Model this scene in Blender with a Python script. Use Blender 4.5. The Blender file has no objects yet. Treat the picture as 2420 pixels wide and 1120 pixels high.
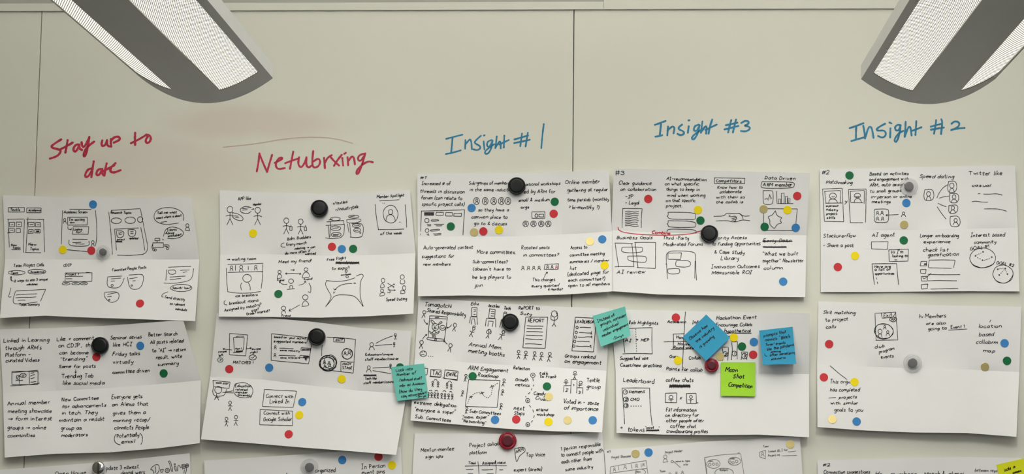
import bpy, bmesh, math, random
from mathutils import Vector, Matrix, noise
from mathutils.bvhtree import BVHTree

SC = bpy.context.scene
COL = SC.collection
R = random.Random(7)

# ------------------------------------------------------------------ camera
IMG_W, IMG_H = 2420, 1120
F_PIX = 3600.0                       # focal length in pixels
PX, PY = 1321.0, 821.0               # where the lens axis meets the picture (the photo is a crop)
DIST, EYE = 3.44, 1.60               # camera distance to the board, eye height
y_c = Vector((1450.0 - PX, -(1145.0 - PY), -F_PIX)).normalized()   # the board's normal seen by the camera
z_c = Vector((0.0050, 1.0, 0.0))
z_c = (z_c - y_c * z_c.dot(y_c)).normalized()
x_c = y_c.cross(z_c)
CAM_R = Matrix((x_c, y_c, z_c))
CAM_P = Vector((0.0, -DIST, EYE))
cam_d = bpy.data.cameras.new('camera')
cam = bpy.data.objects.new('camera', cam_d)
COL.objects.link(cam)
cam.matrix_world = Matrix.Translation(CAM_P) @ CAM_R.to_4x4()
cam_d.sensor_fit = 'HORIZONTAL'
cam_d.sensor_width = 36.0
cam_d.lens = F_PIX * 36.0 / IMG_W
cam_d.shift_x = (IMG_W / 2 - PX) / IMG_W
cam_d.shift_y = (PY - IMG_H / 2) / IMG_W
cam_d.clip_start = 0.01
SC.camera = cam

# ------------------------------------------------------------------ world, exposure
WORLD_STRENGTH = 0.25
UPLIGHT_W = 63.0
DOWNLIGHT_W = 17.5
DIFFUSER_GLOW = 1.5
UP_SPREAD = 140
DOWN_TILT = 25
SC.view_settings.view_transform = 'Standard'
SC.view_settings.look = 'None'
SC.view_settings.gamma = 1.0
SC.view_settings.use_curve_mapping = False
SC.view_settings.exposure = -0.06
world = bpy.data.worlds.new('room_ambience')
SC.world = world
world.use_nodes = True
bg = world.node_tree.nodes['Background']
bg.inputs[0].default_value = (0.94, 0.97, 1.0, 1)
bg.inputs[1].default_value = WORLD_STRENGTH


# ------------------------------------------------------------------ helpers
def ray(px, py):
    return CAM_R @ Vector(((px - PX) / F_PIX, -(py - PY) / F_PIX, -1.0))


def at(px, py, depth=0.0):
    """The point at this place of the board, standing `depth` metres off it."""
    w = ray(px, py)
    return CAM_P + w * ((DIST - depth) / w.y)


def tag(o, label=None, cat=None, group=None, kind=None):
    if label: o['label'] = label
    if cat: o['category'] = cat
    if group: o['group'] = group
    if kind: o['kind'] = kind
    return o


def mesh_obj(name, verts, faces, mat, parent=None, smooth=False):
    me = bpy.data.meshes.new(name)
    me.from_pydata([tuple(v) for v in verts], [], faces)
    me.update()
    if smooth:
        for p in me.polygons: p.use_smooth = True
    o = bpy.data.objects.new(name, me)
    if mat: me.materials.append(mat)
    COL.objects.link(o)
    if parent is not None: o.parent = parent
    return o


def empty(name, loc):
    o = bpy.data.objects.new(name, None)
    o.empty_display_size = 0.02
    o.location = loc
    COL.objects.link(o)
    return o


class MB:
    def __init__(s): s.v, s.f = [], []

    def box(s, a, b):
        i = len(s.v)
        for x in (a[0], b[0]):
            for y in (a[1], b[1]):
                for z in (a[2], b[2]): s.v.append((x, y, z))
        s.f += [tuple(i + k for k in q) for q in ((0, 1, 3, 2), (4, 6, 7, 5), (0, 4, 5, 1), (2, 3, 7, 6), (0, 2, 6, 4), (1, 5, 7, 3))]
        return s

    def tube(s, p, q, r, n=10):
        p, q = Vector(p), Vector(q)
        d = (q - p).normalized()
        u = d.orthogonal().normalized(); w = d.cross(u)
        i = len(s.v)
        for c in (p, q):
            for k in range(n):
                t = 2 * math.pi * k / n
                s.v.append(c + u * (r * math.cos(t)) + w * (r * math.sin(t)))
        for k in range(n):
            s.f.append((i + k, i + (k + 1) % n, i + n + (k + 1) % n, i + n + k))
        s.f.append(tuple(i + k for k in reversed(range(n)))); s.f.append(tuple(i + n + k for k in range(n)))
        return s

    def lathe(s, prof, n=48):
        """profile of (radius, height) turned about the axis pointing out of the board (-y)"""
        i = len(s.v)
        for (r, h) in prof:
            for k in range(n):
                t = 2 * math.pi * k / n
                s.v.append((r * math.cos(t), -h, r * math.sin(t)))
        for j in range(len(prof) - 1):
            for k in range(n):
                a, b = i + j * n + k, i + j * n + (k + 1) % n
                s.f.append((a, b, b + n, a + n))
        s.f.append(tuple(i + k for k in reversed(range(n))))
        s.f.append(tuple(i + (len(prof) - 1) * n + k for k in range(n)))
        return s

    def build(s, name, mat, parent=None, smooth=False):
        return mesh_obj(name, s.v, s.f, mat, parent, smooth)


# ------------------------------------------------------------------ materials
def lin(c):
    return tuple((x / 12.92 if x <= 0.04045 else ((x + 0.055) / 1.055) ** 2.4) for x in (v / 255.0 for v in c)) + (1.0,)


def principled(name, rgb, rough=0.6, metal=0.0, spec=0.4, trans=0.0, ior=1.45):
    m = bpy.data.materials.new(name); m.use_nodes = True
    b = m.node_tree.nodes['Principled BSDF']
    b.inputs['Base Color'].default_value = rgb if len(rgb) == 4 else tuple(rgb) + (1,)
    b.inputs['Roughness'].default_value = rough
    b.inputs['Metallic'].default_value = metal
    b.inputs['Specular IOR Level'].default_value = spec
    b.inputs['Transmission Weight'].default_value = trans
    b.inputs['IOR'].default_value = ior
    return m


def noisy(m, scale, amount, bump=0.0, bump_scale=None, detail=4):
    """vary the base colour a little and add a fine bump"""
    nt = m.node_tree; b = nt.nodes['Principled BSDF']
    tc = nt.nodes.new('ShaderNodeTexCoord')
    n = nt.nodes.new('ShaderNodeTexNoise'); n.inputs['Scale'].default_value = scale; n.inputs['Detail'].default_value = detail
    nt.links.new(tc.outputs['Object'], n.inputs['Vector'])
    mix = nt.nodes.new('ShaderNodeMix'); mix.data_type = 'RGBA'
    base = tuple(b.inputs['Base Color'].default_value)
    mix.inputs['A'].default_value = tuple(c * (1 - amount) for c in base[:3]) + (1,)
    mix.inputs['B'].default_value = tuple(min(1, c * (1 + amount)) for c in base[:3]) + (1,)
    nt.links.new(n.outputs['Fac'], mix.inputs['Factor'])
    nt.links.new(mix.outputs['Result'], b.inputs['Base Color'])
    if bump:
        n2 = nt.nodes.new('ShaderNodeTexNoise'); n2.inputs['Scale'].default_value = bump_scale or scale * 4
        n2.inputs['Detail'].default_value = 3
        nt.links.new(tc.outputs['Object'], n2.inputs['Vector'])
        bp = nt.nodes.new('ShaderNodeBump'); bp.inputs['Strength'].default_value = bump; bp.inputs['Distance'].default_value = 0.002
        nt.links.new(n2.outputs['Fac'], bp.inputs['Height']); nt.links.new(bp.outputs['Normal'], b.inputs['Normal'])
    return m


M = {}
M['paper'] = noisy(principled('white_paper', (0.855, 0.85, 0.835), 0.75, spec=0.2), 18, 0.02, 0.25, 30)
M['ink'] = noisy(principled('black_pen_ink', (0.012, 0.012, 0.014), 0.6, spec=0.3), 200, 0.3)
M['pencil'] = noisy(principled('grey_pencil', (0.20, 0.20, 0.20), 0.7, spec=0.2), 200, 0.4)
M['red_pen'] = noisy(principled('red_pen_ink', (0.55, 0.03, 0.05), 0.6, spec=0.3), 200, 0.3)
M['red_marker'] = noisy(principled('red_dry_marker', (0.50, 0.035, 0.075), 0.5, spec=0.3), 35, 0.45)
M['blue_marker'] = noisy(principled('blue_dry_marker', (0.030, 0.215, 0.37), 0.5, spec=0.3), 35, 0.45)
M['smear'] = noisy(principled('smeared_red_marker', (0.58, 0.44, 0.39), 0.5, spec=0.3), 35, 0.12)
M['black_plastic'] = noisy(principled('black_plastic', (0.009, 0.010, 0.011), 0.36, spec=0.35), 60, 0.2, 0.05, 200)
M['black_face'] = noisy(principled('black_plastic_face', (0.010, 0.012, 0.012), 0.40, spec=0.30), 60, 0.2, 0.05, 200)
M['clear'] = principled('clear_plastic', (0.86, 0.86, 0.86), 0.12, spec=0.6)
def clear_plastic(m):
    nt = m.node_tree; b = nt.nodes['Principled BSDF']; out = nt.nodes['Material Output']
    tr = nt.nodes.new('ShaderNodeBsdfTransparent'); tr.inputs[0].default_value = (0.97, 0.97, 0.97, 1)
    lw = nt.nodes.new('ShaderNodeLayerWeight'); lw.inputs['Blend'].default_value = 0.35
    mr = nt.nodes.new('ShaderNodeMapRange'); mr.inputs['To Min'].default_value = 0.10; mr.inputs['To Max'].default_value = 0.55
    nt.links.new(lw.outputs['Facing'], mr.inputs['Value'])
    mx = nt.nodes.new('ShaderNodeMixShader')
    nt.links.new(mr.outputs['Result'], mx.inputs[0]); nt.links.new(tr.outputs[0], mx.inputs[1]); nt.links.new(b.outputs[0], mx.inputs[2])
    nt.links.new(mx.outputs[0], out.inputs['Surface'])
    return m


M['core'] = noisy(principled('grey_magnet_core', (0.10, 0.10, 0.105), 0.4, metal=0.3), 80, 0.15)
M['red_plastic'] = principled('red_plastic', (0.38, 0.012, 0.03), 0.18, spec=0.6, trans=0.30, ior=1.45)
M['red_core'] = noisy(principled('dark_red_core', (0.10, 0.012, 0.02), 0.35), 80, 0.15)
M['chrome'] = principled('polished_steel', (0.72, 0.72, 0.70), 0.12, metal=1.0)
M['dark_bar'] = principled('dark_bar_finish', (0.03, 0.025, 0.02), 0.4)
DOT_RGB = {'red': (195, 52, 58), 'blue': (58, 125, 185), 'green': (18, 102, 60), 'yellow': (232, 208, 12)}
for k, c in DOT_RGB.items():
    M['dot_' + k] = noisy(principled('matte_%s_label' % k, tuple(min(1, x * 1.18) for x in lin(c)[:3]), 0.6, spec=0.3), 120, 0.04)
M['dot_gold'] = noisy(principled('gold_foil_label', (0.92, 0.76, 0.32), 0.30, metal=0.85), 120, 0.04, 0.12, 90)
M['note_teal'] = noisy(principled('teal_note_paper', (0.16, 0.56, 0.48), 0.7, spec=0.2), 60, 0.04)
M['note_blue'] = noisy(principled('blue_note_paper', (0.045, 0.34, 0.55), 0.7, spec=0.2), 60, 0.04)
M['note_green'] = noisy(principled('green_note_paper', (0.38, 0.72, 0.045), 0.7, spec=0.2), 60, 0.04)
M['note_lime'] = noisy(principled('lime_note_paper', (0.72, 0.74, 0.02), 0.7, spec=0.2), 60, 0.04)
M['note_ink'] = M['ink']
M['metal'] = noisy(principled('satin_grey_enamel', (0.42, 0.42, 0.40), 0.45, metal=0.25, spec=0.4), 30, 0.03)
M['metal_side_lit'] = noisy(principled('side_lit_enamel_rim', (0.86, 0.86, 0.83), 0.5, spec=0.4), 30, 0.03)  # lamp enamel lightened: light on the sideways faces put into the colour
M['cable'] = principled('steel_cable', (0.5, 0.5, 0.5), 0.35, metal=1.0)
M['rail'] = noisy(principled('pale_rail_paint', (0.70, 0.69, 0.61), 0.5, spec=0.3), 14, 0.03)
M['back_wall'] = noisy(principled('grey_wall_paint', (0.36, 0.355, 0.32), 0.8), 8, 0.05)
M['shade_wall'] = noisy(principled('dark_shade_wall_paint', (0.16, 0.155, 0.13), 0.8), 8, 0.04)  # kept dark so the added left wall returns little light
M['ceiling'] = noisy(principled('ceiling_tile', (0.74, 0.735, 0.705), 0.9, spec=0.1), 40, 0.06, 0.5, 120)
M['floor'] = noisy(principled('grey_carpet', (0.06, 0.058, 0.056), 0.95, spec=0.1), 60, 0.2, 0.5, 300)


def board_material():
    m = principled('whiteboard_enamel', (0.64, 0.625, 0.53), 0.42, spec=0.35)
    nt = m.node_tree; b = nt.nodes['Principled BSDF']
    tc = nt.nodes.new('ShaderNodeTexCoord')

    def blob(center, radius, scale, lo, hi):
        sub = nt.nodes.new('ShaderNodeVectorMath'); sub.operation = 'SUBTRACT'; sub.inputs[1].default_value = center
        nt.links.new(tc.outputs['Object'], sub.inputs[0])
        div = nt.nodes.new('ShaderNodeVectorMath'); div.operation = 'DIVIDE'; div.inputs[1].default_value = radius
        nt.links.new(sub.outputs[0], div.inputs[0])
        ln = nt.nodes.new('ShaderNodeVectorMath'); ln.operation = 'LENGTH'
        nt.links.new(div.outputs[0], ln.inputs[0])
        nz = nt.nodes.new('ShaderNodeTexNoise'); nz.inputs['Scale'].default_value = scale; nz.inputs['Detail'].default_value = 5
        nt.links.new(tc.outputs['Object'], nz.inputs['Vector'])
        ad = nt.nodes.new('ShaderNodeMath'); ad.operation = 'MULTIPLY_ADD'; ad.inputs[1].default_value = 0.9
        nt.links.new(nz.outputs['Fac'], ad.inputs[0]); nt.links.new(ln.outputs['Value'], ad.inputs[2])
        mr = nt.nodes.new('ShaderNodeMapRange'); mr.interpolation_type = 'SMOOTHSTEP'
        mr.inputs['From Min'].default_value = 1.45; mr.inputs['From Max'].default_value = 0.75
        mr.inputs['To Min'].default_value = lo; mr.inputs['To Max'].default_value = hi
        nt.links.new(ad.outputs[0], mr.inputs['Value'])
        return mr.outputs['Result']

    # erased red marker: two pinkish clouds that belong to the board itself
    c1, c2 = at(600, 290), at(360, 400)
    f1 = blob((c1.x, 0, c1.z), (0.30, 1, 0.055), 7, 0, 0.30)
    f2 = blob((c2.x, 0, c2.z), (0.36, 1, 0.11), 5, 0, 0.22)
    mx = nt.nodes.new('ShaderNodeMath'); mx.operation = 'MAXIMUM'
    nt.links.new(f1, mx.inputs[0]); nt.links.new(f2, mx.inputs[1])
    # faint grey dust of rubbed-out writing
    nz = nt.nodes.new('ShaderNodeTexNoise'); nz.inputs['Scale'].default_value = 3.0; nz.inputs['Detail'].default_value = 6
    nt.links.new(tc.outputs['Object'], nz.inputs['Vector'])
    m0 = nt.nodes.new('ShaderNodeMix'); m0.data_type = 'RGBA'
    m0.inputs['A'].default_value = (0.715, 0.705, 0.615, 1); m0.inputs['B'].default_value = (0.745, 0.735, 0.645, 1)
    nt.links.new(nz.outputs['Fac'], m0.inputs['Factor'])
    m1 = nt.nodes.new('ShaderNodeMix'); m1.data_type = 'RGBA'
    m1.inputs['B'].default_value = (0.62, 0.40, 0.36, 1)
    nt.links.new(mx.outputs[0], m1.inputs['Factor']); nt.links.new(m0.outputs['Result'], m1.inputs['A'])
    nt.links.new(m1.outputs['Result'], b.inputs['Base Color'])
    return m


def diffuser_material():
    """perforated white sheet with the lamp behind it: staggered holes that glow"""
    m = principled('perforated_lamp_sheet', (0.40, 0.40, 0.37), 0.5, metal=0.2)
    nt = m.node_tree; b = nt.nodes['Principled BSDF']
    uv = nt.nodes.new('ShaderNodeUVMap'); uv.uv_map = 'metres'
    sp = nt.nodes.new('ShaderNodeSeparateXYZ'); nt.links.new(uv.outputs['UV'], sp.inputs[0])

    def math_(op, a, bb=None, c=None):
        n = nt.nodes.new('ShaderNodeMath'); n.operation = op
        for i, x in enumerate((a, bb, c)):
            if x is None: continue
            if isinstance(x, (int, float)): n.inputs[i].default_value = x
            else: nt.links.new(x, n.inputs[i])
        return n.outputs[0]

    def cell(offu, offv):
        u = math_('SUBTRACT', math_('FRACT', math_('ADD', math_('DIVIDE', sp.outputs[0], 0.0035), offu)), 0.5)
        v = math_('SUBTRACT', math_('FRACT', math_('ADD', math_('DIVIDE', sp.outputs[1], 0.0074), offv)), 0.5)
        return math_('ADD', math_('MULTIPLY', u, u), math_('MULTIPLY', v, v))
    d = math_('MINIMUM', cell(0, 0), cell(0.5, 0.5))
    hole = nt.nodes.new('ShaderNodeMapRange'); hole.interpolation_type = 'SMOOTHSTEP'
    hole.inputs['From Min'].default_value = 0.115; hole.inputs['From Max'].default_value = 0.05
    nt.links.new(d, hole.inputs['Value'])
    st = math_('MULTIPLY', hole.outputs['Result'], DIFFUSER_GLOW)
    b.inputs['Emission Color'].default_value = (1.0, 0.97, 0.84, 1)
    nt.links.new(st, b.inputs['Emission Strength'])
    return m


M['clear'] = clear_plastic(M['clear'])
M['board'] = board_material()
M['diffuser'] = diffuser_material()

# ------------------------------------------------------------------ the room
p_l = at(78, 560); p_m = at(1352.5, 560)
SEAM_L, SEAM_M = p_l.x, p_m.x
PITCH = SEAM_M - SEAM_L
TOP = at(1100, 24).z
RAIL_TOP = at(1000, 6.5).z
CEIL = 3.90
gap = 0.0022
BX = [SEAM_L - PITCH, SEAM_L, SEAM_M, SEAM_M + PITCH]
MB().box((BX[0] - 0.4, 0.013, -0.02), (BX[3] + 2.6, 0.10, CEIL + 0.05)).build('wall_back', M['back_wall'])
tag(bpy.data.objects['wall_back'], kind='structure')
LABELS = ['narrow strip of blank whiteboard panel left of the left seam',
          'wide middle whiteboard panel with the two red headings and blue Insight #1',
          'right whiteboard panel with the blue headings Insight #3 and #2']
boards = []
for i in range(3):
    o = MB().box((BX[i] + gap / 2, 0.0, 0.10), (BX[i + 1] - gap / 2, 0.0128, TOP + 0.004)).build('whiteboard', M['board'])
    tag(o, LABELS[i], 'whiteboard', 'whiteboard panels along the wall')
    boards.append(o)
JOINT = at(1427, 10).x
for n, (a, b) in enumerate(((BX[0], JOINT - 0.0004), (JOINT + 0.0004, BX[3]))):
    o = MB().box((a, -0.004, TOP), (b, 0.0128, RAIL_TOP + (0.0 if n == 0 else 0.004))).build('trim_%d' % (n + 1), M['rail'])
    tag(o, kind='structure')
tag(MB().box((BX[0] - 0.4, -6.0, CEIL), (BX[3] + 2.6, 0.10, CEIL + 0.05)).build('ceiling', M['ceiling']), kind='structure')
tag(MB().box((BX[0] - 0.4, -6.0, -0.05), (BX[3] + 2.6, 0.10, 0.0)).build('floor', M['floor']), kind='structure')
tag(MB().box((BX[0] + 0.55, -6.0, -0.02), (BX[0] + 0.65, 0.0, CEIL)).build('added_wall_left', M['shade_wall']), kind='structure')  # unseen wall, added to dim the board towards its left end
tag(MB().box((BX[0] - 0.4, -0.014, 0.0), (BX[3] + 2.6, 0.013, 0.10)).build('baseboard_back', M['rail']), kind='structure')


# ------------------------------------------------------------------ pendant lamps
def pendant(left_px, right_px, corner_y, label, power):
    D0 = 0.83                                     # the end of the lamp stands this far off the board
    a, b = at(left_px, corner_y, D0), at(right_px, corner_y, D0)
    w = (b.x - a.x) / 2
    cx, z0 = (a.x + b.x) / 2, (a.z + b.z) / 2
    sag = z0 - at((left_px + right_px) / 2, corner_y + 59, D0).z
    rim = at(left_px, corner_y - 28, D0).z - z0
    length = 2.44
    y0, y1 = -D0, -D0 - length
    root = empty('pendant_lamp', (cx, y0, z0))
    tag(root, label, 'pendant light', 'long pendant lamps hung in front of the whiteboard')

    def under(s, off=0.0):                        # the curved underside
        return Vector((w * s, 0, -sag * (1 - s * s) - off))
    N = 48
    SS = [-1 + 2 * k / N for k in range(N + 1)]
    bands = ((-0.912, -0.345), (0.345, 0.912))
    inset = 0.065
    # underside shell (outside the perforated bands) made of strips between cut lines
    cuts = sorted(set([round(s, 4) for s in SS] + [x for bnd in bands for x in bnd]))
    v, f = [], []
    for s in cuts:
        u = under(s)
        for yy in (0.0, -inset, -length + inset, -length): v.append((u.x, yy, u.z))
    for k in range(len(cuts) - 1):
        mid = (cuts[k] + cuts[k + 1]) / 2
        inband = any(lo < mid < hi for lo, hi in bands)
        for j in range(3):
            if inband and j == 1: continue
            p = k * 4 + j
            f.append((p, p + 1, p + 5, p + 4))
    # the two end faces
    n0 = len(v)
    for e, yy in ((0, 0.0), (1, -length)):
        base = len(v)
        for s in cuts:
            u = under(s); v.append((u.x, yy, u.z))
        for s in cuts: v.append((w * s, yy, rim))
        L = len(cuts)
        for k in range(L - 1):
            q = (base + k, base + k + 1, base + L + k + 1, base + L + k)
            f.append(q if e == 0 else q[::-1])
    shell = mesh_obj('body', v, f, M['metal'], root)
    # side rims and top plate
    mb = MB()
    for sgn in (-1, 1):
        x = w * sgn
        mb.box((min(x, x - sgn * 0.003), -length, 0.0), (max(x, x - sgn * 0.003), 0.0, rim))
        mb.build('side_rim', M['metal_side_lit'], root); mb = MB()
    MB().box((-w, -length, rim), (w, 0.0, rim + 0.004)).build('top_plate', M['metal_side_lit'], root)
    # perforated glowing bands, set 2 mm up into the shell
    for lo, hi in bands:
        n = 16
        vv, ff, uvs = [], [], []
        arc = 0.0; prev = None
        for k in range(n + 1):
            s = lo + (hi - lo) * k / n
            u = under(s, -0.002)
            if prev is not None: arc += (u - prev).length
            prev = u
            for yy in (-inset, -length + inset): vv.append((u.x, yy, u.z)); uvs.append((arc, -yy))
        for k in range(n): ff.append((2 * k, 2 * k + 1, 2 * k + 3, 2 * k + 2))
        d = mesh_obj('diffuser', vv, ff, M['diffuser'], root, smooth=True)
        uvl = d.data.uv_layers.new(name='metres')
        for lp in d.data.loops: uvl.data[lp.index].uv = uvs[lp.vertex_index]
        d['label'] = 'perforated glowing panel'
    # hangers
    for yy in (-0.55, -length + 0.35):
        MB().tube((0, yy, rim + 0.004), (0, yy, CEIL - z0), 0.0012, 8).build('hanger_cable', M['cable'], root)
    # the lamp's own light: tubes shining up to the ceiling
    ld = bpy.data.lights.new('uplight', 'AREA'); ld.shape = 'RECTANGLE'
    ld.size = w * 1.6; ld.size_y = length * 0.95; ld.spread = math.radians(UP_SPREAD)
    ld.energy = UPLIGHT_W * power; ld.color = (1.0, 0.985, 0.925)
    lo_ = bpy.data.objects.new('uplight', ld); COL.objects.link(lo_)
    lo_.parent = root; lo_.location = (0, -length / 2, rim + 0.012); lo_.rotation_euler = (math.pi, 0, 0)
    # and down through the louvre, cut off so that it does not glare sideways
    ld = bpy.data.lights.new('downlight', 'AREA'); ld.shape = 'RECTANGLE'
    ld.size = w * 0.9; ld.size_y = length * 0.95; ld.spread = math.radians(128)
    ld.energy = DOWNLIGHT_W * power; ld.color = (1.0, 0.985, 0.94)
    lo_ = bpy.data.objects.new('downlight', ld); COL.objects.link(lo_)
    lo_.parent = root; lo_.location = (0, -length / 2, -sag - 0.012)
    lo_.rotation_euler = (math.radians(DOWN_TILT), 0, 0)
    return root


pendant(334, 645, 185, 'long grey pendant lamp with glowing perforated bands above the red headings', 0.84)
pendant(2035, 2352, 187, 'long grey pendant lamp with glowing perforated bands above Insight #2', 1.28)


# ------------------------------------------------------------------ writing: a one-stroke hand
GLYPH = {
 'a': (8, "8 8 5 10 1 8 0 4 2 0 5 1 8 7;8 10 8 3 9 0"), 'b': (8, "1 18 1 0;1 6 4 10 8 8 8 3 5 0 1 1"),
 'c': (7, "8 8 5 10 1 8 0 4 2 0 6 0 8 2"), 'd': (8, "8 8 5 10 1 8 0 4 2 0 5 0 8 5;8 18 8 0"),
 'e': (8, "0 5 8 6 7 9 4 10 1 8 0 4 2 0 6 0 8 2"), 'f': (7, "8 16 6 18 3 16 3 0;0 9 7 10"),
 'g': (8, "8 8 5 10 1 8 0 4 3 1 6 3 8 8;8 10 8 -4 5 -8 1 -6"), 'h': (8, "1 18 1 0;1 5 4 10 7 9 8 5 8 0"),
 'i': (2, "1 10 1 0;1 14 1.4 12.6"), 'j': (4, "4 10 4 -4 2 -8 -1 -6;4 14 4.4 12.6"), 'k': (7, "1 18 1 0;7 10 1 4;2 5 7 0"),
 'l': (2, "1 18 1 0"), 'm': (12, "0 10 0 0;0 5 3 10 6 8 6 0;6 5 9 10 12 8 12 0"), 'n': (8, "1 10 1 0;1 5 4 10 7 9 8 4 8 0"),
 'o': (8, "4 10 0 8 0 2 4 0 8 2 8 8 4 10"), 'p': (8, "1 10 1 -8;1 8 5 10 8 7 7 2 4 0 1 2"),
 'q': (8, "8 8 4 10 0 7 1 2 4 0 8 4;8 10 8 -8"), 'r': (6, "1 10 1 0;1 5 3 9 6 10"), 's': (7, "7 9 4 10 1 8 3 5 6 4 7 2 4 0 0 1"),
 't': (7, "3 16 3 2 5 0 7 1;0 10 7 11"), 'u': (8, "1 10 1 3 3 0 6 1 8 6;8 10 8 0"), 'v': (7, "0 10 3.5 0;3.5 0 7 10"),
 'w': (11, "0 10 3 0;3 0 5.5 8;5.5 8 8 0;8 0 11 10"), 'x': (7, "0 10 7 0;7 10 0 0"), 'y': (8, "1 10 1 5 4 2 8 6;8 10 8 0 6 -6 2 -8"),
 'z': (7, "0 10 7 10;7 10 0 0;0 0 7 0"),
 'A': (11, "0 0 5.5 17;5.5 17 11 0;2 6 9 6"), 'B': (9, "1 17 1 0;1 17 7 16 7 10 1 9;1 9 9 8 9 1 1 0"), 'C': (10, "10 14 6 17 1 13 0 6 3 0 8 0 10 3"),
 'D': (10, "1 17 1 0;0 17 7 16 10 9 7 1 0 0"), 'E': (9, "9 17 1 17;1 17 1 0;1 0 9 0;1 9 7 9"), 'F': (9, "9 17 1 17;1 17 1 0;1 9 7 9"),
 'G': (11, "10 14 6 17 1 13 0 6 3 0 8 0 11 4 11 8;6 8 12 8"), 'H': (10, "1 17 1 0;9 17 9 0;1 9 9 9"), 'I': (7, "3.5 17 3.5 0;0 17 7 17;0 0 7 0"),
 'J': (8, "2 17 8 17;6 17 6 3 3 0 0 3"), 'K': (9, "1 17 1 0;9 17 1 8;2 9 9 0"), 'L': (9, "1 17 1 0;1 0 9 0"),
 'M': (13, "0 0 1 17;1 17 6.5 5;6.5 5 12 17;12 17 13 0"), 'N': (10, "1 0 1 17;1 17 9 0;9 0 9 17"), 'O': (12, "6 17 0 13 0 4 6 0 12 4 12 13 6 17"),
 'P': (9, "1 17 1 0;0 17 8 16 8 9 1 8"), 'Q': (12, "6 17 0 13 0 4 6 0 12 4 12 13 6 17;8 5 13 -1"), 'R': (9, "1 17 1 0;0 17 8 16 8 10 1 8;3 8 9 0"),
 'S': (9, "9 15 5 17 1 14 2 10 7 8 9 4 5 0 0 2"), 'T': (11, "0 17 11 17;5.5 17 5.5 0"), 'U': (10, "1 17 1 4 4 0 8 1 9 5 9 17"),
 'V': (10, "0 17 5 0;5 0 10 17"), 'W': (14, "0 17 3 0;3 0 7 14;7 14 10 0;10 0 14 17"), 'X': (10, "0 17 10 0;10 17 0 0"),
 'Y': (10, "0 17 5 8;10 17 5 8 4 0"), 'Z': (10, "0 17 10 17;10 17 0 0;0 0 10 0"),
 '0': (9, "5 17 0 13 0 4 5 0 9 4 9 13 5 17"), '1': (4, "0 13 3 17;3 17 3 0"), '2': (9, "0 13 3 17 8 16 8 10 0 0;0 0 9 1"),
 '3': (8, "0 15 4 17 8 14 6 10 3 9;3 9 8 8 8 2 4 0 0 2"), '5': (8, "8 17 1 17;1 17 1 10;1 10 7 11 8 4 4 0 0 1"), '6': (8, "7 17 1 10 0 3 4 0 8 3 6 8 1 6"),
 '.': (2, "1 0 1.6 1"), ',': (3, "2 1 1 -3"), "'": (2, "1 18 1 14"), '"': (5, "1 18 1 14;4 18 4 14"), '?': (7, "0 14 3 17 7 15 6 10 3 8 3 4;3 0.6 3.3 0"),
 '!': (3, "1 18 1 5;1 1 1.3 0"), '(': (4, "4 19 1 14 0 8 1 2 4 -4"), ')': (4, "0 19 3 14 4 8 3 2 0 -4"), '/': (7, "7 18 0 -2"), '-': (7, "0 7 7 7.5"),
 '+': (9, "0 7 9 7;4.5 12 4.5 2"), '#': (11, "3 16 2 0;8 16 7 0;0 11 11 12;0 5 10 6"), '&': (10, "9 0 1 12 3 17 6 13 0 4 3 0 9 6"), ':': (2, "1 8 1.4 7.4;1 2 1.4 1"),
 '>': (15, "0 7 15 7;10 11 15 7;15 7 10 3"), '=': (8, "0 9 8 9;0 5 8 5"), '@': (11, "8 8 5 10 3 6 5 3 8 7;8 7 11 4 11 12 6 16 0 11 1 2 7 -1"),
 '*': (8, "0 8 8 8;2 12 6 4;6 12 2 4"), '\\': (7, "0 18 7 -2"), '~': (9, "0 7 3 9 6 6 9 8"), '_': (9, "0 -1 9 -1"),
}


def chaikin(pts, it=2):
    if len(pts) < 3: return pts
    closed = pts[0] == pts[-1]
    for _ in range(it):
        out = [pts[0]]
        for a, b in zip(pts, pts[1:]):
            out.append((a[0] * .75 + b[0] * .25, a[1] * .75 + b[1] * .25))
            out.append((a[0] * .25 + b[0] * .75, a[1] * .25 + b[1] * .75))
        out.append(pts[-1])
        pts = out
    return pts


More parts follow.
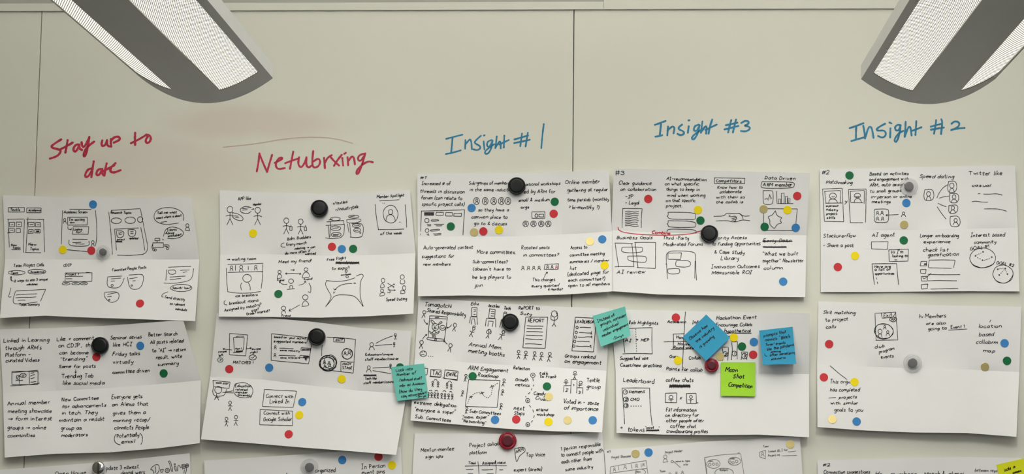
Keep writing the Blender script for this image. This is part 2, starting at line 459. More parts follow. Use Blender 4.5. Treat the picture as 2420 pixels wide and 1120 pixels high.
class Pen:
    """collects strokes in the local frame of one close-up (ox, oy, scale)"""
    def __init__(s, ox, oy, sc, slant=0.14): s.ox, s.oy, s.sc, s.slant = ox, oy, sc, slant

    def put(s, pts): return [(s.ox + x / s.sc, s.oy + y / s.sc) for x, y in pts]

    def T(s, text, x0, y0, x1, h, y1=None, slant=None):
        """a line of handwriting whose baseline runs (x0,y0)-(x1,y1); h = capital height"""
        y1 = y0 if y1 is None else y1
        sl = s.slant if slant is None else slant
        k = h / 17.0
        n = 0.0
        for ch in text: n += 8.0 if ch == ' ' else GLYPH[ch][0] + 2.6
        L = math.hypot(x1 - x0, y1 - y0)
        kx = L / max(n - 2.6, 1)
        ca, sa = (x1 - x0) / L, (y1 - y0) / L
        out, cur = [], 0.0
        for ch in text:
            if ch == ' ': cur += 8.0; continue
            w, d = GLYPH[ch]
            jx, jy, js, rot = R.uniform(-.8, .8), R.uniform(-1.1, 1.1), R.uniform(.84, 1.12), R.uniform(-.10, .10)
            for st in d.split(';'):
                q = [float(t) for t in st.split()]
                pts = []
                for gx, gy in zip(q[::2], q[1::2]):
                    gx += R.uniform(-.6, .6); gy += R.uniform(-.6, .6)
                    gx, gy = gx + gy * (sl + rot), gy * js
                    u = (cur + gx + jx) * kx; vv = (gy + jy) * k
                    pts.append((x0 + u * ca + vv * sa, y0 + u * sa - vv * ca))
                out.append(s.put(chaikin(pts)))
            cur += w + 2.6
        return out

    def L(s, *p, smooth=True):
        pts = list(zip(p[::2], p[1::2]))
        return [s.put(chaikin(pts) if smooth else pts)]

    def B(s, x0, y0, x1, y1, sk=0.0, gapped=True):
        """a hand-drawn box; sk leans its sides"""
        j = lambda: R.uniform(-1, 1) * s.sc * 0.35
        c = [(x0 + sk + j(), y0 + j()), (x1 + sk + j(), y0 + j()), (x1 + j(), y1 + j()), (x0 + j(), y1 + j())]
        out = []
        for a, b in zip(c, c[1:] + c[:1]):
            m = ((a[0] + b[0]) / 2 + j() * .7, (a[1] + b[1]) / 2 + j() * .7)
            out.append(s.put(chaikin([a, m, b])))
        return out

    def Q(s, *p):
        """closed straight-sided outline"""
        pts = list(zip(p[::2], p[1::2])); out = []
        for a, b in zip(pts, pts[1:] + pts[:1]): out.append(s.put([a, b]))
        return out

    def E(s, cx, cy, rx, ry, turns=1.0, a0=None):
        a0 = R.uniform(0, 6) if a0 is None else a0
        n = max(12, int(18 * turns))
        pts = []
        for k in range(n + 1):
            t = a0 + 2 * math.pi * turns * k / n
            wob = 1 + R.uniform(-.03, .03) * (1 if turns <= 1.2 else 2.5)
            pts.append((cx + rx * wob * math.cos(t), cy + ry * wob * math.sin(t)))
        return [s.put(chaikin(pts, 1))]

    def U(s, cx, y0, h, w=None):
        """head-and-shoulders icon"""
        w = w or h * .62
        r = h * .27
        return s.E(cx, y0 + r, r * .85, r) + s.L(cx - w / 2, y0 + h, cx - w * .38, y0 + h * .68, cx - w * .1, y0 + 2 * r, cx + w * .12, y0 + 2 * r, cx + w * .38, y0 + h * .68, cx + w / 2, y0 + h)

    def P(s, cx, y0, h, lean=0.0, arms='down'):
        """stick figure"""
        r = h * .17
        hx, hy = cx, y0 + 2 * r
        bx, by = cx - lean * h, y0 + h * .66
        o = s.E(cx, y0 + r, r * .9, r) + s.L(hx, hy, bx, by)
        o += s.L(bx, by, bx - h * .17, y0 + h) + s.L(bx, by, bx + h * .16, y0 + h)
        sy = y0 + h * .46
        if arms == 'up': o += s.L(hx - h * .25, sy - h * .1, hx, sy + h * .03, hx + h * .25, sy - h * .08)
        elif arms == 'down': o += s.L(hx - h * .22, sy + h * .06, hx, sy, hx + h * .24, sy + h * .07)
        return o

    def A(s, x0, y0, x1, y1, head=10, bow=0.0):
        """arrow"""
        mx, my = (x0 + x1) / 2 + (y1 - y0) * bow, (y0 + y1) / 2 - (x1 - x0) * bow
        a = math.atan2(y1 - my, x1 - mx)
        o = s.L(x0, y0, mx, my, x1, y1)
        for da in (2.6, -2.6): o += s.L(x1, y1, x1 + head * math.cos(a + da), y1 + head * math.sin(a + da))
        return o

    def S(s, x0, y0, x1, y1, n=9):
        """scribbled-out word"""
        pts = []
        for k in range(n * 2 + 1):
            x = x0 + (x1 - x0) * k / (2 * n)
            pts.append((x, (y0 if k % 2 else y1) + R.uniform(-1, 1) * (y1 - y0) * .15))
        o = [s.put(pts)]
        for t in (.3, .5, .7): o += s.L(x0, y0 + (y1 - y0) * t, (x0 + x1) / 2, y0 + (y1 - y0) * (t + .08), x1, y0 + (y1 - y0) * t)
        return o

    def W(s, x0, y0, x1, y1):
        """a wavy line standing for text"""
        return s.L(x0, y0, x0 + (x1 - x0) * .35, y0 + (y1 - y0) * .35 + R.uniform(-3, 3), x0 + (x1 - x0) * .7, y0 + (y1 - y0) * .7 + R.uniform(-3, 3), x1, y1)

    def D(s, *p, step=12):
        """dotted line"""
        pts = list(zip(p[::2], p[1::2])); o = []
        for a, b in zip(pts, pts[1:]):
            n = max(1, int(math.hypot(b[0] - a[0], b[1] - a[1]) / step))
            for k in range(n):
                t0, t1 = k / n, (k + .5) / n
                o.append(s.put([(a[0] + (b[0] - a[0]) * t0, a[1] + (b[1] - a[1]) * t0), (a[0] + (b[0] - a[0]) * t1, a[1] + (b[1] - a[1]) * t1)]))
        return o


def surf_tree(objs):
    vs, fs = [], []
    for o in objs:
        b = len(vs)
        vs += [o.matrix_world @ v.co for v in o.data.vertices]
        fs += [tuple(b + i for i in p.vertices) for p in o.data.polygons]
    return BVHTree.FromPolygons(vs, fs)


def ink_mesh(name, strokes, tree, mat, parent, width, lift=0.00035, caps=False, wobble=0.12):
    """lay pen strokes on a surface as thin ribbons of ink"""
    v, f = [], []
    for si, st in enumerate(strokes):
        lf = lift + 0.000004 * (si % 40)
        q = []
        for (x, y) in st:                          # a stroke needs enough points to follow the sheet
            if q:
                d = math.hypot(x - q[-1][0], y - q[-1][1])
                if d < 0.15: continue
                if d > 8:
                    n = int(d // 6) + 1; a = q[-1]
                    for k in range(1, n): q.append((a[0] + (x - a[0]) * k / n, a[1] + (y - a[1]) * k / n))
            q.append((x, y))
        run = []
        runs = [run]
        for (x, y) in q:
            if y > 1180 or y < -20:
                run = []; runs.append(run); continue
            w = ray(x, y).normalized()
            hit = tree.ray_cast(CAM_P, w)
            if hit[0] is None:
                run = []; runs.append(run); continue
            nrm = hit[1]
            if nrm.dot(w) > 0: nrm = -nrm
            run.append((hit[0] + nrm * lf, nrm))
        for run in runs:
            if len(run) < 2: continue
            i = len(v)
            for k, (p, nrm) in enumerate(run):
                t = run[min(k + 1, len(run) - 1)][0] - run[max(k - 1, 0)][0]
                if t.length < 1e-7: t = Vector((1, 0, 0))
                side = nrm.cross(t.normalized()).normalized() * (width / 2 * (1 + R.uniform(-wobble, wobble)))
                v += [p + side, p - side]
            for k in range(len(run) - 1):
                a = i + 2 * k
                f.append((a, a + 1, a + 3, a + 2))
            if caps:
                for k, sg in ((0, -1), (len(run) - 1, 1)):
                    p, nrm = run[k]
                    q2 = run[1 if k == 0 else k - 1][0]
                    t = (p - q2).normalized(); side = nrm.cross(t).normalized()
                    b = len(v); v.append(p - nrm * 0.000002)
                    for j in range(9):
                        an = -math.pi / 2 + math.pi * j / 8
                        v.append(p - nrm * 0.000002 + (t * math.cos(an) + side * math.sin(an)) * width / 2)
                    for j in range(8): f.append((b, b + 1 + j, b + 2 + j))
    if not f: return None
    o = mesh_obj(name, v, f, mat)
    o.parent = parent
    o.matrix_parent_inverse = parent.matrix_world.inverted()
    return o


# ------------------------------------------------------------------ creased sheets
SHEETS = {}
FOLD = 1.45                          # how far the fold lines stand up


def sheet(key, label, pix, mm, rows=2):
    """pix: rows of five (x, y) fold points; mm: how far each stands off the board"""
    mm = [[mid + (d - mid) * FOLD for d, mid in zip(r_, mm[1])] for r_ in mm]
    P = [[at(x, y, d / 1000.0) for (x, y), d in zip(pr, dr)] for pr, dr in zip(pix, mm)]
    n = 8
    nx, ny = 4 * n + 1, rows * n + 1
    v, f = [], []
    for j in range(ny):
        r, tv = min(j // n, rows - 1), (j - min(j // n, rows - 1) * n) / n
        for i in range(nx):
            c, tu = min(i // n, 3), (i - min(i // n, 3) * n) / n
            p = (P[r][c] * (1 - tu) + P[r][c + 1] * tu) * (1 - tv) + (P[r + 1][c] * (1 - tu) + P[r + 1][c + 1] * tu) * tv
            bow = 4 * tu * (1 - tu) * 0.0011 * (1 if (r + c) % 2 else -1) + noise.noise(Vector((p.x * 9, p.z * 9, len(SHEETS) * 3.1))) * 0.0013
            p = p + Vector((0, -1, 0)) * bow
            p.y = min(p.y, -0.0006)
            v.append(p)
    for j in range(ny - 1):
        for i in range(nx - 1):
            a = j * nx + i
            f.append((a, a + nx, a + nx + 1, a + 1))
    o = mesh_obj('paper_sheet', v, f, M['paper'], smooth=True)
    me = o.data
    sharp = me.attributes.new('sharp_edge', 'BOOLEAN', 'EDGE')
    for e in me.edges:
        a, b = e.vertices
        ja, ia, jb, ib = a // nx, a % nx, b // nx, b % nx
        if (ia == ib and ia % n == 0) or (ja == jb and ja % n == 0): sharp.data[e.index].value = True
    so = o.modifiers.new('thickness', 'SOLIDIFY'); so.thickness = 0.00025; so.offset = -1
    es = o.modifiers.new('crisp_edges', 'EDGE_SPLIT'); es.split_angle = 0.7
    tag(o, label, 'paper sheet', 'creased paper sheets held up by magnets')
    SHEETS[key] = (o, surf_tree([o]))
    return o


def write(key, blocks, width=0.00130, mat='ink'):
    """blocks: (child name, strokes[, material, width])"""
    o, tree = SHEETS[key]
    for b in blocks:
        ink_mesh(b[0], b[1], tree, M[b[2] if len(b) > 2 else mat], o, b[3] if len(b) > 3 else width)


def surface_depth(px, py, trees):
    best = 0.0
    w = ray(px, py).normalized()
    for t in trees:
        h = t.ray_cast(CAM_P, w)
        if h[0] is not None: best = max(best, -h[0].y)
    return best

sheet('A', "creased sheet of app screen sketches beneath the heading 'Stay up to date', upper of two",
      [[(7, 461), (132, 465), (234, 466), (340, 467), (453, 465)], [(12, 612), (132, 613), (247, 613.5), (361, 613), (471, 613)], [(0, 751.5), (106, 746), (229, 751), (353, 755), (461, 758.5)]],
      [[5, 8, 12, 16, 19], [4, 3, 3, 4, 5], [20, 15, 16, 19, 23]])
sheet('B', "creased text sheet at the far left reading 'curated Videos' and 'Trending Tab'",
      [[(-1, 778), (127, 775), (243, 770), (339, 763), (433, 757)], [(7, 928), (131, 923.5), (256, 917), (370, 908), (475, 899)], [(11, 1081), (134, 1072), (259, 1069), (377, 1059), (472, 1047)]],
      [[8, 8, 8, 15, 21], [5, 4, 3, 4, 6], [16, 15, 14, 17, 20]])
sheet('C', "creased sheet of stick-figure sketches beneath the red 'Networking' heading, upper of two",
      [[(519, 449), (640, 455), (759, 458), (862, 455), (968.5, 449)], [(520.6, 601), (639, 601), (759, 604), (873, 603), (982, 598)], [(517, 748), (637, 749), (758, 750.5), (872, 747), (977, 741)]],
      [[6, 6, 6, 9, 9], [4, 3, 3, 4, 6], [18, 16, 17, 18, 22]])
sheet('D', "tilted sheet with a MATCHED card sketch, below the upper stick-figure sheet",
      [[(512.5, 740), (631, 751), (745, 761), (856.5, 775), (972, 782)], [(497, 890), (620, 897), (734.6, 911), (846, 923), (961, 930)], [(475, 1038), (592, 1047), (710, 1057), (829, 1066), (936, 1075)]],
      [[13, 12, 11, 12, 13], [4, 3, 3, 4, 5], [19, 17, 18, 20, 23]])
sheet('E', "creased sheet marked #1 beneath the blue 'Insight #1' heading",
      [[(986, 410.6), (1104, 410), (1217, 409), (1324, 406), (1439, 403)], [(987, 559), (1104, 559), (1218.6, 558.6), (1328.6, 554), (1446, 547)], [(988, 700), (1104, 698), (1221, 699.4), (1333, 696), (1446, 688.6)]],
      [[9, 8, 8, 12, 13], [3, 3, 3, 4, 6], [14, 12, 14, 14, 17]])
sheet('F', "sheet of stick figures with a REPORT sketch, second below Insight #1",
      [[(989.5, 702), (1104, 711), (1222.6, 719), (1332, 725), (1441, 729)], [(980, 848), (1090.5, 855.5), (1207, 863), (1321, 869), (1433.6, 876)], [(970, 993.6), (1081, 1003), (1195, 1013), (1309, 1019), (1423, 1021.5)]],
      [[5, 5, 5, 8, 14], [4, 3, 3, 3, 4], [13, 13, 15, 17, 21]])
sheet('G', "creased sheet marked #3 with handshake sketch beneath the blue 'Insight #3' heading",
      [[(1451, 398), (1566.6, 400), (1683.5, 403), (1797, 406), (1914, 409)], [(1445, 544), (1560.5, 550), (1673, 553), (1790, 554.5), (1906, 556)], [(1445, 688), (1557.5, 695.7), (1673, 698), (1788, 701), (1903, 702)]],
      [[21, 20, 19, 21, 23], [4, 3, 3, 3, 4], [12, 13, 13, 13, 12]])
sheet('H', "sheet headed 'Collab Highlights' with three sticky notes on it",
      [[(1443, 731), (1569, 733), (1683, 736), (1798, 737), (1913, 741)], [(1455, 877), (1566, 880), (1681.5, 883), (1797, 883), (1912, 883.7)], [(1457, 1022.7), (1569, 1027), (1681.5, 1028), (1795, 1027), (1912, 1033)]],
      [[5, 8, 9, 15, 24], [5, 4, 3, 3, 4], [11, 11, 13, 15, 18]])
sheet('I', "creased sheet marked #2 with speed-dating sketch beneath the blue 'Insight #2' heading",
      [[(1936.5, 399), (2051.5, 397.7), (2166, 394.7), (2284, 392), (2399, 391)], [(1939.5, 543), (2051, 543.5), (2168, 543), (2285.7, 540.6), (2405, 538)], [(1940, 690), (2053, 690), (2168, 689), (2287, 688), (2409, 688.5)]],
      [[6, 5, 5, 6, 7], [4, 3, 3, 3, 4], [5, 5, 5, 6, 7]])
sheet('J', "mostly blank sheet starting 'Skill matching to project calls', right of the board",
      [[(1934, 712), (2052, 715.6), (2172.5, 720), (2293, 723), (2414, 725)], [(1931, 861), (2050.6, 866), (2168, 871), (2286.5, 873), (2409, 879)], [(1932, 1009), (2041, 1017), (2160, 1022), (2283.4, 1023), (2402, 1032)]],
      [[5, 5, 4, 5, 6], [5, 4, 3, 3, 4], [15, 14, 14, 16, 20]])


def cut_sheet(key, label, top, left, right, mm_top, mm_mid):
    """a sheet whose lower part runs out of the photograph"""
    (lx, ly), (rx, ry) = left, right
    mid = [(x + (lx + (rx - lx) * k / 4.0), y + (ly + (ry - ly) * k / 4.0)) for k, (x, y) in enumerate(top)]
    bot = [(x + 2 * (lx + (rx - lx) * k / 4.0), y + 2 * (ly + (ry - ly) * k / 4.0)) for k, (x, y) in enumerate(top)]
    sheet(key, label, [top, mid, bot], [mm_top, mm_mid, [m + 9 for m in mm_mid]])


cut_sheet('K', "lowest far-left sheet starting 'Open House', cut by the picture's bottom edge",
          [(-8, 1110.5), (112, 1101.6), (235, 1092.6), (350.7, 1081), (448, 1071)], (4, 146), (8, 146), [7, 7, 5, 7, 9], [4, 3, 3, 3, 4])
cut_sheet('L', "lowest sheet reading 'In Person Event Pins', tucked below the tilted sheet",
          [(483, 1088), (600, 1081), (720, 1073), (840, 1063.5), (947, 1056)], (2, 146), (9, 146), [6, 6, 5, 7, 8], [4, 3, 3, 3, 4])
cut_sheet('M', "lowest sheet starting 'Mentor-mentee sign ups' beneath the red magnet",
          [(980, 1024), (1087, 1024), (1196, 1025), (1311, 1028), (1424, 1021)], (-8, 146), (9, 146), [4, 5, 5, 10, 5], [4, 3, 3, 3, 4])
cut_sheet('N', "lowest sheet sketched in faint grey pencil, below the Collab Highlights sheet",
          [(1428, 1063), (1545, 1054), (1655.5, 1044), (1768, 1038), (1890, 1029.5)], (10, 146), (11, 146), [7, 5, 9, 5, 8], [4, 3, 3, 3, 4])
cut_sheet('O', "lowest right sheet marked #2 with 'Connection suggestions'",
          [(1932, 1087), (2045, 1085), (2169, 1082), (2289, 1080), (2414, 1082)], (0, 146), (2, 146), [6, 6, 7, 5, 6], [4, 3, 3, 3, 4])

# ------------------------------------------------------------------ what is written on them
TX, SK = 'handwriting', 'sketch'

p = Pen(0, 450, 3.5)
write('A', [
 (SK, p.B(70, 142, 202, 178) + p.T('Textile', 85, 168, 165, 20) + p.B(222, 145, 342, 185) + p.T('Academia', 235, 172, 335, 18)),
 (SK, p.L(62, 238, 198, 236) + p.L(68, 240, 72, 350, 78, 470) + p.L(202, 240, 198, 380, 194, 515) + p.B(78, 262, 122, 300) + p.B(135, 262, 178, 300) + p.B(75, 316, 122, 346) + p.B(134, 314, 170, 346)
  + p.L(60, 352, 85, 348) + p.W(88, 285, 110, 283) + p.W(148, 284, 166, 282) + p.W(86, 330, 112, 330) + p.T('New', 92, 460, 138, 18) + p.T('Topics', 105, 482, 168, 18) + p.L(95, 490, 172, 490)),
 (SK, p.L(215, 237, 365, 240) + p.L(232, 222, 224, 340, 215, 510) + p.L(360, 240, 366, 380, 370, 510) + p.B(234, 263, 284, 300) + p.B(296, 265, 336, 300) + p.B(234, 324, 276, 354) + p.B(288, 322, 332, 352)
  + p.W(245, 283, 275, 280) + p.W(308, 283, 328, 284) + p.W(244, 340, 266, 338) + p.S(300, 330, 325, 345, 4) + p.T('New', 236, 455, 300, 20) + p.T('Topics', 248, 492, 320, 22) + p.L(208, 513, 340, 515)),
 (SK, p.L(518, 165, 512, 300, 508, 445) + p.L(575, 155, 755, 157) + p.L(790, 165, 802, 300, 800, 400, 790, 460) + p.T('Academic Screen', 530, 188, 722, 20) + p.B(560, 222, 722, 285) + p.T("I'm working", 572, 250, 698, 20)
  + p.T('on...', 578, 270, 640, 16) + p.U(536, 232, 42) + p.L(562, 295, 562, 322, 592, 322) + p.L(590, 312, 592, 322, 580, 328) + p.B(600, 300, 730, 362, 6) + p.T('Looking', 608, 330, 678, 18) + p.T('for...', 628, 352, 690, 18)
  + p.L(600, 403, 725, 405) + p.L(572, 408, 568, 460, 742, 463, 735, 415) + p.W(600, 430, 672, 428) + p.W(625, 442, 700, 442) + p.U(768, 415, 48, 24) + p.L(552, 490, 640, 498, 725, 506)),
 (SK, p.L(918, 165, 1160, 150) + p.L(900, 178, 918, 340, 930, 530) + p.L(1162, 152, 1200, 350, 1235, 520, 1100, 538, 970, 535) + p.T('Research Topics', 915, 192, 1085, 20) + p.E(963, 250, 43, 24) + p.E(1078, 246, 44, 27) + p.E(1160, 240, 23, 23)
  + p.L(945, 320, 1148, 310) + p.L(948, 325, 958, 420, 964, 495) + p.L(1165, 305, 1185, 400, 1198, 495) + p.L(962, 332, 1025, 335, 1026, 370, 1010, 388, 970, 390, 962, 332) + p.L(1060, 325, 1122, 322, 1125, 355, 1110, 380, 1062, 378, 1060, 325)
  + p.W(980, 352, 1010, 350) + p.W(982, 366, 1008, 362) + p.W(1078, 342, 1105, 340) + p.W(1080, 356, 1105, 354) + p.T('project', 970, 412, 1030, 16) + p.S(960, 415, 1010, 430, 6) + p.T('updated', 1068, 402, 1140, 16)),
 (SK, p.L(1515, 250, 1525, 220, 1500, 165, 1400, 135, 1300, 155, 1268, 210, 1290, 260, 1370, 285, 1480, 268) + p.T('Tell me what', 1300, 196, 1462, 20, 188) + p.T('exact where is about', 1295, 235, 1500, 18, 214) + p.W(1330, 262, 1382, 258)
  + p.U(1550, 275, 54, 38) + p.L(1535, 330, 1572, 330) + p.L(1352, 380, 1368, 320, 1420, 298, 1490, 315, 1525, 350, 1500, 385, 1440, 400, 1385, 395) + p.T('3 News', 1380, 338, 1460, 20, 330) + p.T('Advice', 1368, 362, 1440, 18, 358)
  + p.T('available!!', 1390, 385, 1500, 18, 374) + p.L(1345, 400, 1345, 410, 1358, 408) + p.B(1265, 432, 1352, 472) + p.B(1282, 395, 1322, 415) + p.L(1300, 417, 1300, 430) + p.L(1356, 450, 1398, 448, 1400, 468) + p.L(1357, 460, 1385, 462, 1385, 475)
  + p.E(1272, 490, 9, 9) + p.E(1286, 492, 8, 9) + p.E(1386, 480, 12, 8) + p.L(1262, 445, 1255, 475, 1265, 480)),
 (TX, p.T('Team Project Calls', 112, 635, 362, 26, 625) + p.E(138, 680, 70, 18) + p.T('Team', 90, 690, 148, 18) + p.E(305, 672, 75, 20) + p.T('Academia', 250, 682, 362, 18)),
 (TX, p.A(98, 750, 92, 710, 10) + p.L(90, 712, 88, 745, 115, 750) + p.T('2 ways to see 3 unique', 118, 758, 395, 20, 742) + p.T('milestones', 222, 785, 310, 18, 782)),
 (SK, p.L(90, 805, 82, 845, 68, 884, 95, 880) + p.L(130, 832, 378, 818) + p.L(378, 820, 355, 870, 335, 918) + p.L(128, 835, 105, 910, 118, 940, 200, 938, 310, 922) + p.W(130, 865, 305, 855) + p.W(128, 888, 300, 880) + p.W(148, 910, 212, 908) + p.T('Team Summary', 160, 955, 325, 20, 950)),
 (TX, p.T('CDIP', 525, 632, 592, 22, 628)),
 (SK, p.B(538, 682, 760, 752, 2) + p.T('Project 1', 545, 702, 648, 20) + p.L(540, 712, 688, 710) + p.W(545, 730, 598, 732) + p.L(712, 678, 745, 680) + p.L(520, 752, 600, 750) + p.E(548, 771, 33, 11) + p.W(535, 772, 560, 770) + p.E(628, 770, 33, 11) + p.W(612, 772, 640, 768) + p.E(695, 769, 30, 11) + p.W(680, 768, 708, 772)),
 (TX, p.T('Favorited People Posts', 928, 670, 1210, 22, 645)),
 (SK, p.L(890, 715, 1010, 708) + p.L(890, 718, 884, 780, 905, 805, 980, 808, 1010, 775, 1028, 725) + p.L(918, 732, 1002, 724) + p.W(918, 752, 950, 750) + p.E(928, 786, 9, 9)),
 (SK, p.L(1065, 700, 1160, 692, 1188, 700, 1185, 760, 1160, 810, 1105, 822, 1070, 800, 1058, 740, 1055, 715) + p.L(1070, 730, 1138, 720) + p.W(1095, 748, 1122, 746) + p.E(1090, 786, 6, 6, 2)),
 (SK, p.L(870, 842, 985, 835, 985, 905, 920, 933, 875, 895, 860, 865, 868, 842) + p.L(888, 860, 965, 845) + p.W(888, 880, 925, 878) + p.E(905, 905, 6, 5, 2)),
 (SK, p.L(1392, 635, 1580, 628) + p.L(1378, 655, 1372, 745) + p.L(1355, 765, 1440, 770, 1560, 750, 1592, 720, 1602, 645) + p.L(1395, 660, 1452, 655, 1455, 690, 1410, 696, 1394, 680, 1395, 660) + p.W(1490, 662, 1568, 657) + p.W(1512, 678, 1548, 674) + p.W(1405, 716, 1535, 708) + p.W(1405, 738, 1498, 728)
  + p.E(1500, 806, 90, 30) + p.T('Search" bar?', 1425, 815, 1575, 18, 815)),
 (TX, p.L(1390, 838, 1345, 855, 1335, 880, 1352, 882) + p.T('Send directly', 1362, 890, 1525, 22, 912) + p.T('to relevant', 1405, 945, 1528, 20, 955) + p.T('individuals', 1450, 988, 1545, 20, 998)),
])

p = Pen(0, 750, 3.027)
write('B', [
 (TX, p.T('Linked in Learning', 25, 178, 350, 28, 172) + p.T("through ARM's", 38, 232, 295, 28, 228) + p.T('Platform -', 40, 282, 215, 28, 275) + p.T('curated Videos', 40, 320, 282, 26, 315)),
 (SK, p.B(85, 385, 272, 480, 0) + p.L(85, 395, 272, 378) + p.L(75, 490, 180, 484, 284, 470) + p.L(208, 385, 212, 475) + p.E(130, 428, 12, 15) + p.L(140, 415, 120, 440) + p.L(138, 443, 140, 475) + p.L(112, 448, 138, 452, 165, 448) + p.E(166, 415, 22, 15) + p.W(155, 412, 180, 410) + p.W(155, 420, 175, 420)
  + p.W(220, 400, 245, 395) + p.W(218, 420, 250, 408) + p.W(218, 438, 248, 432) + p.W(218, 462, 260, 458)),
 (TX, p.T('Like + comment', 405, 168, 672, 26, 160) + p.T('on CDIP, then', 418, 215, 690, 26, 208) + p.T('can become', 425, 265, 632, 26, 262) + p.T('"trending"', 430, 312, 622, 26, 305) + p.T('Same for posts', 422, 362, 684, 24, 358) + p.A(542, 372, 542, 398, 12)
  + p.T('Trending Tab', 440, 435, 665, 28, 430) + p.T('like social media', 448, 482, 745, 26, 480)),
 (TX, p.T('Seminar series', 790, 158, 1012, 26, 150) + p.T('like HCI', 808, 208, 942, 26, 204) + p.T('Friday talks', 805, 275, 1000, 26, 270) + p.T('virtually', 808, 332, 950, 26, 330) + p.T('committee driven', 805, 405, 1068, 26, 388)),
 (TX, p.T('Better Search', 1062, 135, 1268, 24, 128) + p.T('All posts related', 1075, 190, 1310, 26, 178) + p.T('to "AI" > return', 1088, 248, 1330, 26, 240) + p.T('result, write', 1115, 298, 1300, 26, 288) + p.T('summary', 1128, 345, 1275, 24, 338)),
 (TX, p.T('Annual member', 52, 628, 355, 28, 618) + p.T('meeting showcase', 58, 682, 368, 28, 680) + p.T('> form interest', 55, 738, 372, 28, 735) + p.T('groups > online', 55, 800, 326, 26, 798) + p.T('communities', 55, 858, 250, 26, 852)),
 (TX, p.T('New Committee', 440, 600, 705, 26, 588) + p.T('for advancements', 445, 650, 758, 26, 638) + p.T('in tech. They', 442, 695, 695, 26, 692) + p.T('maintain a reddit', 425, 748, 745, 26, 738) + p.T('group as', 435, 805, 582, 26, 802) + p.T('moderators', 440, 855, 625, 26, 850)),
 (TX, p.T('Everyone gets', 798, 582, 1018, 28, 575) + p.T('an Alexa that', 802, 635, 1058, 28, 630) + p.T('gives them a', 808, 695, 1042, 26, 690) + p.T('morning recap/', 808, 748, 1070, 26, 742) + p.T('connects People', 818, 802, 1066, 28, 798)
  + p.L(828, 835, 815, 870, 828, 900, 862, 912) + p.T('Potentially', 835, 862, 995, 28, 850) + p.T('email', 868, 905, 965, 24, 895) + p.L(1000, 825, 1020, 850, 1020, 885, 1008, 910)),
], 0.00142)

